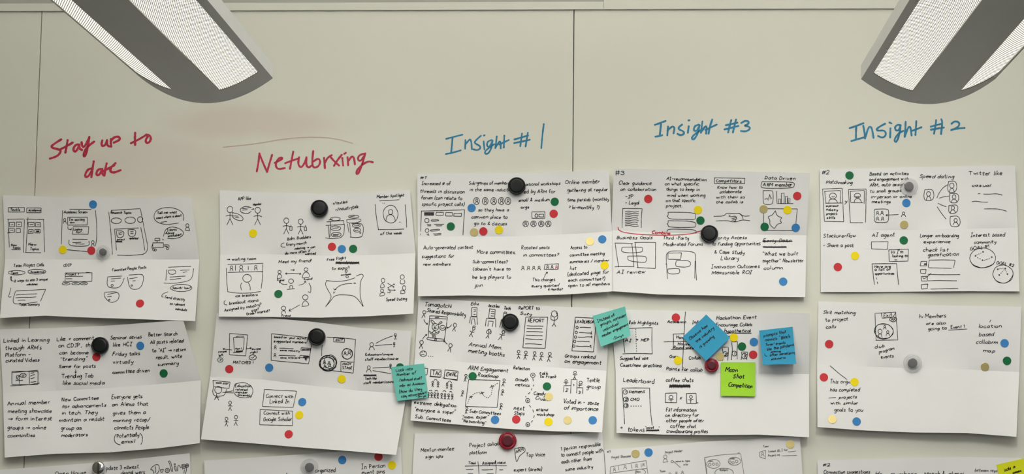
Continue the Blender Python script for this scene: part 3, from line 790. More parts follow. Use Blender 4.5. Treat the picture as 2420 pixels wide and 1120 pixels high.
p = Pen(500, 430, 3.394)
write('C', [
 (TX, p.T('APP like', 212, 148, 315, 26, 142)),
 (SK, p.P(148, 195, 150) + p.P(370, 202, 142) + p.L(165, 245, 165, 280, 200, 305, 250, 312, 255, 285, 215, 255, 165, 245) + p.W(185, 270, 215, 275) + p.W(190, 285, 220, 288) + p.L(320, 205, 270, 192, 228, 215, 235, 245, 290, 255, 320, 235) + p.W(245, 212, 300, 205) + p.W(248, 225, 290, 222) + p.A(320, 222, 340, 215, 8) + p.T('Member', 335, 190, 400, 18, 182)),
 (SK, p.P(600, 288, 130) + p.P(715, 296, 125) + p.B(628, 358, 646, 388) + p.L(637, 358, 637, 342) + p.B(745, 360, 762, 390) + p.L(753, 360, 753, 345)),
 (TX, p.T('Bdm Buddies', 608, 468, 795, 24, 450) + p.L(582, 488, 560, 495, 555, 520, 592, 522) + p.T('Every month', 600, 512, 760, 22, 498) + p.T('meeting > can', 665, 542, 830, 18, 528) + p.T('do more often if', 590, 580, 790, 20, 562) + p.T('wanted', 748, 585, 835, 18, 582)),
 (TX, p.T('r/textiles', 975, 182, 1088, 22, 168) + p.T('r/industrytalk', 995, 232, 1178, 24, 208)),
 (SK, p.E(992, 296, 42, 14) + p.L(940, 305, 975, 295) + p.L(922, 320, 1060, 308) + p.L(955, 318, 950, 440) + p.L(1060, 310, 1062, 340) + p.L(915, 348, 1068, 340) + p.L(938, 350, 945, 448) + p.L(1068, 342, 1058, 448, 960, 455, 912, 448) + p.E(995, 370, 42, 18) + p.E(1000, 422, 40, 18) + p.W(968, 370, 1020, 365) + p.W(972, 420, 1025, 418) + p.W(975, 428, 1015, 426)),
 (SK, p.E(1140, 278, 42, 12) + p.L(1085, 302, 1198, 292, 1198, 322, 1085, 332, 1085, 302) + p.L(1105, 280, 1150, 272) + p.L(1108, 330, 1118, 442) + p.L(1125, 335, 1220, 328, 1215, 435, 1180, 445, 1110, 442) + p.E(1162, 350, 32, 16) + p.E(1168, 386, 28, 16) + p.W(1145, 350, 1185, 352) + p.W(1148, 388, 1180, 384) + p.E(1193, 408, 4, 4) + p.L(1090, 335, 1102, 405)),
 (TX, p.T('Member Spotlight', 1325, 130, 1545, 22, 115)),
 (SK, p.L(1345, 152, 1505, 142) + p.L(1312, 178, 1322, 290, 1340, 385) + p.L(1552, 180, 1562, 280, 1565, 365) + p.L(1335, 382, 1440, 382, 1545, 377) + p.E(1436, 258, 60, 72) + p.E(1436, 240, 18, 20) + p.L(1398, 318, 1402, 280, 1420, 262, 1450, 262, 1468, 285, 1475, 315) + p.T('"', 1360, 185, 1378, 20) + p.T('"', 1490, 340, 1510, 18)),
 (TX, p.T('of the week', 1355, 425, 1525, 22, 418)),
 (TX, p.T('> waiting room', 122, 632, 355, 22, 622)),
 (SK, p.L(130, 662, 260, 658, 415, 652) + p.L(118, 690, 122, 800, 130, 880) + p.L(412, 660, 408, 780, 398, 855) + p.L(130, 725, 410, 718) + p.L(130, 880, 200, 892, 300, 892, 395, 878) + p.L(192, 668, 192, 712) + p.L(295, 675, 295, 705) + p.U(160, 672, 42) + p.U(238, 668, 50) + p.U(355, 668, 40) + p.E(285, 772, 34, 32) + p.L(242, 808, 232, 830, 240, 868) + p.L(295, 808, 310, 835, 310, 868)),
 (TX, p.T('ice breakers', 192, 925, 368, 20, 912) + p.L(112, 948, 98, 965, 105, 985, 125, 985) + p.T('breakout rooms', 140, 985, 375, 24, 958) + p.T('Assigned by industry?', 102, 1040, 400, 22, 992) + p.T('size?', 322, 1040, 378, 20, 1030) + p.T('Grade? interest?', 280, 1068, 465, 20, 1040)),
 (TX, p.T('Meet my friend!', 540, 652, 800, 24, 640)),
 (SK, p.E(545, 722, 13, 13) + p.L(528, 775, 530, 748, 545, 735, 562, 748, 565, 770, 525, 775) + p.T('friend', 522, 794, 580, 14) + p.A(655, 732, 592, 735, 14) + p.A(655, 732, 718, 738, 14) + p.T('>', 632, 715, 665, 20) + p.E(758, 702, 16, 14) + p.L(728, 770, 735, 735, 760, 718, 782, 735, 790, 765, 728, 770) + p.T('friend', 740, 790, 805, 14, 782)
  + p.E(638, 795, 20, 18) + p.L(628, 855, 628, 828, 648, 828, 652, 855) + p.L(605, 862, 668, 855) + p.L(608, 820, 570, 822, 545, 800) + p.L(545, 812, 542, 798, 556, 800) + p.L(700, 828, 735, 820, 755, 798) + p.L(742, 800, 756, 797, 758, 812) + p.L(780, 810, 798, 840, 795, 885) + p.L(775, 880, 795, 887)),
 (SK, p.E(752, 925, 22, 20) + p.L(725, 998, 735, 958, 760, 950, 790, 992, 722, 998) + p.A(708, 985, 620, 1035, 22) + p.E(578, 1012, 18, 16) + p.L(562, 1060, 562, 1035, 590, 1030, 595, 1055) + p.T('Friend', 560, 1080, 632, 16)),
 (TX, p.T('Free Flight', 925, 635, 1078, 22, 618) + p.S(995, 635, 1185, 660, 14) + p.T('to expo!!', 962, 705, 1108, 22, 698)),
 (SK, p.L(1038, 745, 1120, 742) + p.E(1080, 715, 9, 9, 2) + p.L(1080, 724, 1078, 748) + p.L(1036, 750, 1118, 736) + p.E(1088, 760, 10, 9, 1.5) + p.L(925, 790, 910, 820, 935, 870, 965, 915, 940, 965, 915, 1000) + p.L(920, 790, 1000, 800, 1090, 790, 1152, 768) + p.L(1160, 755, 1205, 735, 1222, 755, 1195, 790, 1190, 870, 1195, 940, 1218, 998)
  + p.L(915, 1000, 955, 955, 990, 905, 1090, 905, 1150, 915, 1190, 960, 1215, 998) + p.L(1128, 815, 1080, 815, 1025, 830, 985, 868) + p.L(980, 850, 984, 868, 1000, 862) + p.L(1138, 810, 1160, 812, smooth=False) + p.S(1142, 808, 1156, 814, 3) + p.T('T', 972, 895, 988, 14)),
 (SK, p.E(1376, 790, 14, 18) + p.L(1355, 848, 1358, 820, 1375, 812, 1392, 845, 1355, 850) + p.E(1368, 872, 12, 12) + p.L(1350, 915, 1352, 890, 1388, 885, 1390, 910, 1348, 915) + p.E(1530, 762, 16, 18) + p.L(1515, 785, 1512, 820, 1555, 815, 1545, 785) + p.E(1545, 850, 14, 18) + p.L(1518, 895, 1520, 860, 1555, 880, 1548, 895, 1515, 896)
  + p.A(1410, 810, 1465, 845, 10) + p.A(1412, 850, 1468, 818, 10) + p.A(1412, 865, 1475, 868, 10) + p.L(1418, 850, 1440, 890, 1410, 885)),
 (TX, p.T('Speed Dating', 1398, 955, 1565, 24, 948)),
])

p = Pen(470, 730, 2.872)
q = Pen(500, 760, 4.15)
r = Pen(730, 770, 5.893)
write('D', [
 (SK, q.Q(177, 115, 355, 130, 335, 335, 175, 325) + q.L(212, 158, 240, 152, 320, 155) + q.L(214, 160, 220, 220, 225, 300) + q.L(320, 158, 318, 230, 305, 300, 210, 302) + q.L(240, 150, 262, 140, 320, 142) + q.T('Mem 1', 235, 272, 295, 16) + q.S(238, 282, 305, 298, 8) + q.A(200, 278, 112, 266, 16) + q.A(335, 268, 392, 258, 16)),
 (TX, q.T('swipe', 65, 305, 148, 18, 298) + q.T('left', 72, 345, 115, 22, 335) + q.E(86, 375, 26, 22) + q.T('x', 78, 383, 94, 22) + q.T('swipe', 392, 275, 480, 18, 272) + q.T('right', 375, 312, 452, 20, 305) + q.E(404, 350, 36, 25) + q.L(388, 348, 400, 360, 424, 338) + q.T('MATCHED !', 212, 412, 410, 26, 415)),
 (SK, q.Q(588, 118, 990, 160, 952, 413, 585, 380) + q.T('based on your activity', 610, 158, 945, 22, 175) + q.T('suggested members!', 610, 200, 938, 22, 212) + q.U(625, 235, 36) + q.U(622, 312, 36) + q.W(665, 260, 805, 264) + q.T('same industry', 670, 285, 862, 16, 295) + q.L(880, 255, 970, 262, 968, 285, 876, 280, 880, 255, smooth=False) + q.T('connect', 890, 275, 968, 11, 277)
  + q.W(660, 330, 825, 335) + q.T('same interests', 675, 360, 865, 16, 362) + q.L(868, 330, 965, 338, 962, 358, 862, 350, 868, 330, smooth=False) + q.S(900, 338, 955, 352, 6) + q.L(915, 360, 930, 385, 930, 368, 938, 365, 915, 360, smooth=False) + q.S(916, 362, 930, 372, 4)),
 (SK, r.L(245, 155, 450, 165, 650, 187) + r.L(650, 187, 635, 420, 618, 655) + r.L(618, 657, 470, 640, 318, 622) + r.L(186, 265, 180, 340, 178, 420) + r.Q(345, 165, 498, 180, 495, 228, 345, 222) + r.T('EXIT', 372, 206, 468, 26, 208)
  + r.E(535, 388, 74, 74, 3.2) + r.U(505, 360, 52, 44) + r.U(562, 345, 66, 48) + r.E(265, 520, 118, 108, 4.6) + r.E(258, 525, 100, 90, 2.2) + r.E(300, 500, 90, 95) + r.U(218, 485, 46, 40) + r.U(282, 495, 46, 46) + r.U(222, 548, 42, 42) + r.U(290, 535, 48, 50)
  + r.L(445, 495, 618, 505) + r.L(447, 497, 446, 635) + r.T('MAIN', 470, 545, 582, 28, 540) + r.T('STAGE', 468, 602, 598, 34, 598)),
 (SK, r.U(875, 232, 105, 74) + r.L(932, 243, 1050, 180, 1172, 138) + r.L(918, 276, 1040, 264, 1158, 257) + r.P(1205, 105, 88, 0, 'up') + r.P(1188, 230, 66, 0, 'up')),
 (TX, r.T('Education/unique', 785, 412, 1170, 28, 405) + r.T('staff member/course', 782, 482, 1245, 34, 470)),
 (SK, r.U(835, 555, 92, 68) + r.L(888, 588, 1010, 578, 1140, 572) + r.L(888, 622, 1010, 642, 1145, 665) + r.P(1138, 530, 70, 0, 'up')),
 (TX, r.S(762, 675, 940, 700, 16) + r.T('Tech like', 778, 748, 942, 34, 745) + r.T('staff member/course', 760, 808, 1200, 34, 792)),
 (SK, p.Q(95, 485, 212, 497, 205, 540, 100, 527) + p.S(115, 497, 155, 507, 8) + p.T('tor', 158, 510, 200, 12, 513) + p.E(132, 550, 24, 24) + p.L(100, 530, 92, 565, 105, 590, 135, 592, 172, 588, 182, 565, 188, 545) + p.L(180, 563, 232, 556) + p.L(160, 566, 235, 570) + p.L(120, 575, 120, 592) + p.L(120, 590, 106, 618) + p.L(120, 590, 136, 620) + p.L(110, 600, 140, 598)),
 (TX, p.L(245, 510, 300, 495, 350, 515, 370, 550, 360, 590, 325, 605, 270, 600, 238, 575, 235, 535, 248, 508) + p.T('Education', 246, 530, 352, 18, 532) + p.T('related', 248, 552, 328, 16, 556) + p.T('member', 250, 572, 330, 15, 574) + p.T('assembly', 262, 588, 355, 13, 596)),
 (SK, p.P(212, 625, 66)), (SK, p.P(188, 735, 62, 0.02)), (SK, p.P(252, 722, 70, 0.02)),
 (TX, p.Q(445, 546, 663, 558, 640, 668, 432, 662) + p.T('Connect with', 455, 600, 638, 24, 606) + p.T('Linked In', 478, 640, 612, 26, 638)),
 (TX, p.Q(416, 682, 637, 694, 636, 792, 413, 786) + p.T('Connect with', 440, 716, 615, 22, 718) + p.T('Google Scholar', 438, 762, 632, 24, 758)),
])

p = Pen(970, 390, 3.5)
write('E', [
 (TX, p.T('#1', 80, 116, 126, 24) + p.T('Increased # of', 92, 165, 330, 26, 165) + p.T('threads in discussion', 80, 228, 445, 28, 235) + p.T('forum (can relate to', 88, 282, 425, 26, 286) + p.T('specific project calls)', 92, 335, 445, 26, 335)),
 (SK, p.L(88, 380, 260, 376, 450, 370) + p.L(92, 380, 86, 480, 84, 580) + p.L(448, 372, 440, 480, 434, 580) + p.B(116, 390, 192, 416, 2) + p.S(118, 392, 190, 414, 12) + p.B(212, 390, 272, 416, 2) + p.B(292, 394, 346, 420, 2) + p.B(358, 398, 420, 424, 2) + p.E(136, 458, 18, 18) + p.L(172, 455, 235, 452, 232, 462, 172, 466, 172, 455) + p.W(136, 492, 172, 492) + p.W(140, 502, 170, 502)
  + p.W(195, 492, 278, 488) + p.W(210, 502, 262, 500) + p.E(138, 542, 16, 16) + p.L(164, 537, 243, 529, 240, 542, 166, 548, 164, 537) + p.W(132, 572, 155, 570) + p.W(140, 579, 155, 578) + p.W(188, 568, 255, 565) + p.W(196, 578, 255, 577)),
 (TX, p.T('Sub-groups of members', 485, 160, 815, 26, 160) + p.T('in the same industry', 490, 215, 840, 26, 218)),
 (SK, sum([p.E(x, 298, 24, 30) + p.U(x + 2, 280, 38, 22) for x in (547, 618, 688, 752, 806)], [])),
 (TX, p.T('so they have a', 560, 382, 810, 26, 382) + p.T('common place to', 505, 440, 800, 26, 442) + p.T('go to & discuss', 528, 495, 795, 26, 498)),
 (TX, p.T('ational workshops', 955, 172, 1238, 26, 162) + p.T('ed by ARM for', 938, 232, 1195, 28, 232) + p.T('small & medium', 892, 302, 1150, 26, 298) + p.T('orgs', 912, 358, 980, 26, 358)),
 (SK, p.B(1004, 386, 1112, 440) + p.E(1042, 418, 12, 14, 1.5) + p.B(1062, 406, 1102, 428) + sum([p.E(x, 486, 23, 24) + p.U(x, 470, 32, 22) for x in (953, 1018, 1082, 1140)], [])),
 (TX, p.T('Online member', 1280, 158, 1565, 34, 150) + p.T('gathering at regular', 1298, 220, 1630, 28, 215) + p.T('time periods (monthly', 1298, 300, 1640, 28, 295) + p.T('? bi-monthly ?)', 1305, 362, 1560, 28, 362)),
 (TX, p.T('Auto-generated content', 108, 698, 515, 30, 692) + p.T('suggestions for', 95, 768, 360, 28, 766) + p.T('new members', 105, 832, 332, 26, 830)),
 (TX, p.T('More committees,', 552, 732, 870, 32, 735) + p.T('Sub-committees?', 515, 812, 802, 28, 812) + p.T("(doesn't have to", 518, 872, 828, 26, 872) + p.T('be big players to', 512, 938, 830, 28, 938) + p.T('join', 530, 1008, 595, 28, 1006)),
 (TX, p.T('Rotated seats', 918, 697, 1150, 28, 692) + p.T('in committees?', 932, 755, 1225, 26, 755)),
 (SK, sum([p.U(x, 836, 34, 26) for x in (930, 976, 1020, 1064)], []) + p.Q(1112, 822, 1225, 816, 1222, 862, 1105, 862) + sum([p.U(x, 830, 28, 20) for x in (1134, 1172)], []) + p.A(1108, 930, 1135, 885, 16, .15)),
 (SK, p.U(1208, 832, 26, 20), 'red_pen'),
 (TX, p.T('This changes', 1008, 960, 1195, 26, 958) + p.T('every quarter/', 1002, 1012, 1235, 22, 1002) + p.T('6 months?', 1138, 1036, 1258, 20, 1036)),
 (TX, p.T('Access to', 1325, 695, 1460, 28, 690) + p.T('committee meeting', 1318, 755, 1605, 26, 742) + p.T('summaries / member', 1315, 812, 1640, 26, 800) + p.T('list', 1320, 865, 1370, 26, 865) + p.T('(dedicated page for', 1298, 918, 1640, 28, 895) + p.T('each committee?)', 1305, 965, 1608, 26, 950) + p.T('open to all members', 1305, 1008, 1650, 24, 992)),
])

p = Pen(960, 690, 3.294)
q = Pen(960, 700, 7.0)
write('F', [
 (TX, p.T('Tamagotchi', 140, 108, 350, 32, 124) + p.T('Shared Responsibility', 162, 155, 462, 28, 190)),
 (SK, q.L(385, 325, 530, 328, 682, 342) + q.L(388, 328, 378, 480, 362, 680) + q.L(682, 345, 660, 520, 632, 715) + q.L(390, 372, 530, 368, 668, 375) + q.L(475, 348, 545, 346) + q.L(475, 352, 540, 350) + q.L(355, 682, 480, 695, 635, 712) + q.L(355, 682, 340, 700, 352, 715, 480, 740, 620, 742, 636, 715) + q.E(486, 720, 16, 14)
  + q.E(482, 508, 55, 58) + q.L(448, 458, 405, 410, 412, 392, 440, 400, 480, 448) + q.L(528, 470, 555, 425, 590, 420, 598, 440, 530, 470) + q.E(460, 488, 3, 4) + q.E(496, 484, 3, 4) + q.E(476, 512, 8, 7) + q.L(452, 528, 475, 540, 505, 526) + q.E(462, 632, 30, 62) + q.E(460, 640, 12, 26) + q.L(436, 605, 400, 590, 378, 572) + q.L(430, 630, 390, 602) + q.L(490, 602, 530, 590, 548, 568) + q.L(492, 628, 535, 612, 552, 580)
  + q.E(602, 522, 46, 42) + q.L(570, 515, 598, 538, 634, 515)),
 (SK, q.E(300, 265, 26, 27) + q.L(298, 292, 255, 360) + q.L(292, 300, 314, 350) + q.A(292, 380, 355, 465, 26, -.15)), (SK, q.E(806, 478, 25, 34) + q.L(802, 512, 762, 578) + q.L(800, 515, 814, 580) + q.A(750, 470, 672, 522, 24, .2)),
 (SK, q.E(254, 762, 30, 34) + q.L(245, 800, 215, 865) + q.L(248, 800, 272, 868) + q.A(272, 712, 342, 632, 24, .1)), (SK, q.E(733, 815, 28, 32) + q.L(725, 848, 685, 912) + q.L(728, 850, 738, 932) + q.A(682, 795, 620, 735, 28)),
 (SK, q.E(282, 950, 56, 48) + q.L(245, 975, 280, 955, 302, 978) + q.E(262, 925, 3, 4) + q.E(300, 920, 3, 4) + q.D(360, 990, 465, 995, step=34)),
 (TX, p.T('Edu.', 503, 102, 568, 24, 100) + p.T('textiles', 638, 115, 724, 22, 122) + p.T('Tech.', 758, 132, 815, 22, 142)),
 (SK, q.Q(1085, 188, 1172, 190, 1168, 335, 1082, 332) + q.W(1115, 225, 1158, 225) + q.W(1115, 255, 1155, 250) + q.W(1112, 300, 1150, 298) + q.L(1050, 445, 1062, 340, 1172, 342, 1178, 470, smooth=False) + q.L(1075, 465, 1090, 372, 1130, 375, 1140, 480, smooth=False)),
 (SK, q.Q(1378, 208, 1472, 220, 1465, 365, 1365, 358) + q.W(1400, 250, 1460, 252) + q.W(1400, 285, 1458, 290) + q.W(1398, 325, 1452, 328) + q.L(1310, 495, 1325, 365, 1480, 370, 1480, 515, smooth=False) + q.L(1350, 500, 1362, 410, 1440, 415, 1425, 505, smooth=False)),
 (SK, q.L(1605, 385, 1610, 258, 1665, 262, 1662, 300) + q.W(1620, 285, 1655, 285) + q.L(1575, 380, 1562, 450, 1545, 515) + q.L(1580, 525, 1592, 470, 1600, 440)),
 (SK, q.E(1118, 535, 20, 24) + q.L(1100, 520, 1105, 490, 1140, 490, 1145, 515) + q.L(1105, 560, 1075, 615, 1040, 668) + q.L(1078, 615, 1098, 675) + q.L(1055, 572, 1090, 600, 1130, 590)),
 (SK, q.E(1378, 572, 22, 25) + q.L(1335, 610, 1325, 590, 1350, 550, 1390, 545, 1410, 590, 1398, 620) + q.L(1365, 600, 1355, 650, 1315, 695) + q.L(1356, 650, 1370, 698) + q.L(1335, 612, 1362, 628, 1400, 612)), (SK, q.E(1608, 592, 24, 24) + q.L(1588, 580, 1610, 566, 1632, 578) + q.L(1598, 615, 1570, 665, 1522, 718) + q.L(1572, 665, 1585, 722) + q.L(1545, 625, 1580, 645, 1630, 640)),
 (TX, p.T('Annual Mem.', 485, 418, 745, 32, 448) + p.T('meeting booths', 485, 468, 762, 30, 502)),
 (TX, p.T('RePORT to', 875, 135, 1038, 26, 140) + p.T('Suzy', 888, 175, 975, 24, 182)),
 (SK, p.Q(930, 195, 1102, 196, 1082, 438, 908, 434) + p.T('REPORT', 945, 236, 1072, 28, 236) + p.W(940, 262, 1068, 266) + p.W(938, 284, 1058, 286) + p.W(935, 308, 1065, 312) + p.W(932, 336, 1062, 340) + p.W(928, 362, 1062, 370) + p.W(925, 404, 1056, 408)),
 (SK, p.E(1154, 170, 24, 24) + p.L(1128, 182, 1125, 215, 1150, 220, 1175, 215, 1182, 185, 1165, 158) + p.L(1152, 195, 1152, 245, 1135, 268) + p.L(1152, 245, 1165, 270)),
 (SK, p.P(875, 452, 68)), (SK, p.P(932, 460, 66, .1)), (SK, p.P(1000, 464, 68, .1)), (SK, p.P(1054, 468, 68, .1)), (SK, p.P(1118, 468, 75, .12)),
 (SK, p.Q(1316, 196, 1480, 204, 1458, 466, 1290, 458) + p.T('LEADERBOARD', 1318, 240, 1495, 22, 244) + sum([p.E(x, y, 9, 10) for x, y in ((1330, 276), (1324, 314), (1318, 350), (1312, 384), (1305, 420))], []) + p.W(1352, 275, 1438, 276) + p.W(1344, 314, 1442, 318) + p.A(1442, 305, 1440, 330, 9) + p.W(1336, 350, 1444, 350) + p.A(1446, 360, 1442, 342, 9) + p.W(1330, 384, 1428, 386) + p.W(1322, 420, 1430, 425) + p.A(1440, 436, 1434, 412, 9)),
 (TX, p.T('Groups ranked', 1232, 508, 1468, 28, 518) + p.T('on engagement', 1232, 548, 1515, 28, 566)),
 (SK, p.Q(100, 590, 168, 595, 162, 645, 98, 640) + p.Q(192, 602, 272, 608, 270, 662, 190, 655) + p.T('TAC', 204, 644, 265, 34, 648) + p.L(182, 656, 265, 665) + p.Q(302, 606, 404, 616, 398, 682, 295, 672) + p.T('EWAC', 308, 652, 395, 32, 658) + p.L(285, 668, 400, 688)),
 (SK, p.L(215, 690, 228, 675, 242, 690) + p.L(320, 708, 338, 688, 356, 708) + p.P(206, 695, 44) + p.P(248, 698, 44) + p.P(318, 708, 44) + p.P(350, 716, 44) + p.L(178, 770, 190, 760, 202, 772) + p.L(222, 772, 236, 762, 248, 774) + p.L(285, 775, 296, 765, 310, 776) + p.L(335, 780, 346, 770, 358, 782) + sum([p.P(x, 780 + k * 2, 44) for k, x in enumerate((172, 198, 222, 246, 276, 302, 330, 358))], [])),
 (TX, p.T('extreme delegation', 62, 870, 385, 28, 898) + p.T('"everyone is super"', 62, 925, 382, 28, 950) + p.T('Sub. Committees', 70, 980, 345, 26, 1012)),
 (TX, p.T('ARM Engagement', 480, 605, 790, 30, 625) + p.T('Roadmap', 555, 656, 715, 28, 668)),
 (SK, p.Q(486, 682, 730, 688, 708, 898, 460, 890) + p.D(478, 868, 492, 825, 530, 790, 580, 778, 608, 810, 635, 825, 662, 800, 668, 755, 690, 725, 720, 705, step=14) + p.T('x', 488, 822, 510, 34, 826) + p.T('x', 575, 792, 600, 38, 796) + p.T('x', 652, 742, 672, 38, 746)),
 (SK, p.P(465, 640, 58, .12)), (SK, p.P(762, 676, 58, .15)), (SK, p.P(752, 760, 46, .15)), (SK, p.P(740, 866, 52, .12)), (SK, p.P(440, 768, 46, .15)), (SK, p.P(472, 896, 50, .12)),
 (TX, p.T('Sub-Committees', 492, 938, 735, 24, 958) + p.T('"mem. exper"', 438, 982, 642, 24, 985) + p.T('"Networking"', 432, 1010, 618, 24, 1030)),
 (TX, p.T('Reflection', 835, 600, 958, 24, 610) + p.T('Growth', 848, 692, 948, 26, 698) + p.T('metrics', 850, 732, 960, 26, 738) + p.T('next', 836, 915, 918, 34, 920) + p.T('Steps', 838, 952, 918, 26, 958)),
 (SK, p.E(986, 648, 17, 18) + p.E(986, 648, 4, 4) + p.D(985, 670, 995, 720, 965, 780, 930, 810, 935, 830, step=30) + p.E(946, 845, 17, 17) + p.E(946, 846, 5, 5) + p.D(958, 880, 985, 915, 998, 960, 985, 1000, 960, 1030, step=30) + p.E(946, 1032, 15, 16) + p.E(946, 1033, 5, 5)),
 (TX, p.T('talk', 1035, 645, 1100, 24, 645) + p.T('to Frank', 1040, 668, 1166, 22, 670) + p.T('Candy', 992, 800, 1082, 28, 806) + p.T('Crush', 1005, 835, 1096, 26, 848) + p.T('attend:', 1012, 925, 1105, 22, 928) + p.T('workshop', 1018, 962, 1150, 24, 966)),
 (SK, p.L(1225, 780, 1228, 730, 1282, 728, smooth=False) + p.L(1280, 790, 1284, 682, 1330, 680, 1328, 770, smooth=False) + p.L(1326, 788, 1330, 745, 1376, 745, 1374, 792, smooth=False) + p.T('2', 1240, 775, 1258, 24) + p.T('1', 1298, 732, 1306, 18) + p.T('3', 1340, 790, 1354, 24)),
 (SK, p.P(1314, 616, 66, .05, 'up')), (SK, p.E(1244, 692, 9, 10) + p.L(1244, 702, 1244, 726) + p.L(1226, 700, 1244, 714, 1262, 702)), (SK, p.E(1358, 705, 12, 11) + p.L(1352, 716, 1346, 742) + p.L(1336, 722, 1352, 730, 1372, 722)),
 (TX, p.T('Textile', 1404, 698, 1505, 32, 702) + p.T('group', 1404, 748, 1510, 30, 752)),
 (TX, p.T('Voted in - sense', 1225, 865, 1498, 32, 880) + p.T('of importance', 1228, 915, 1492, 30, 925)),
], 0.00142)

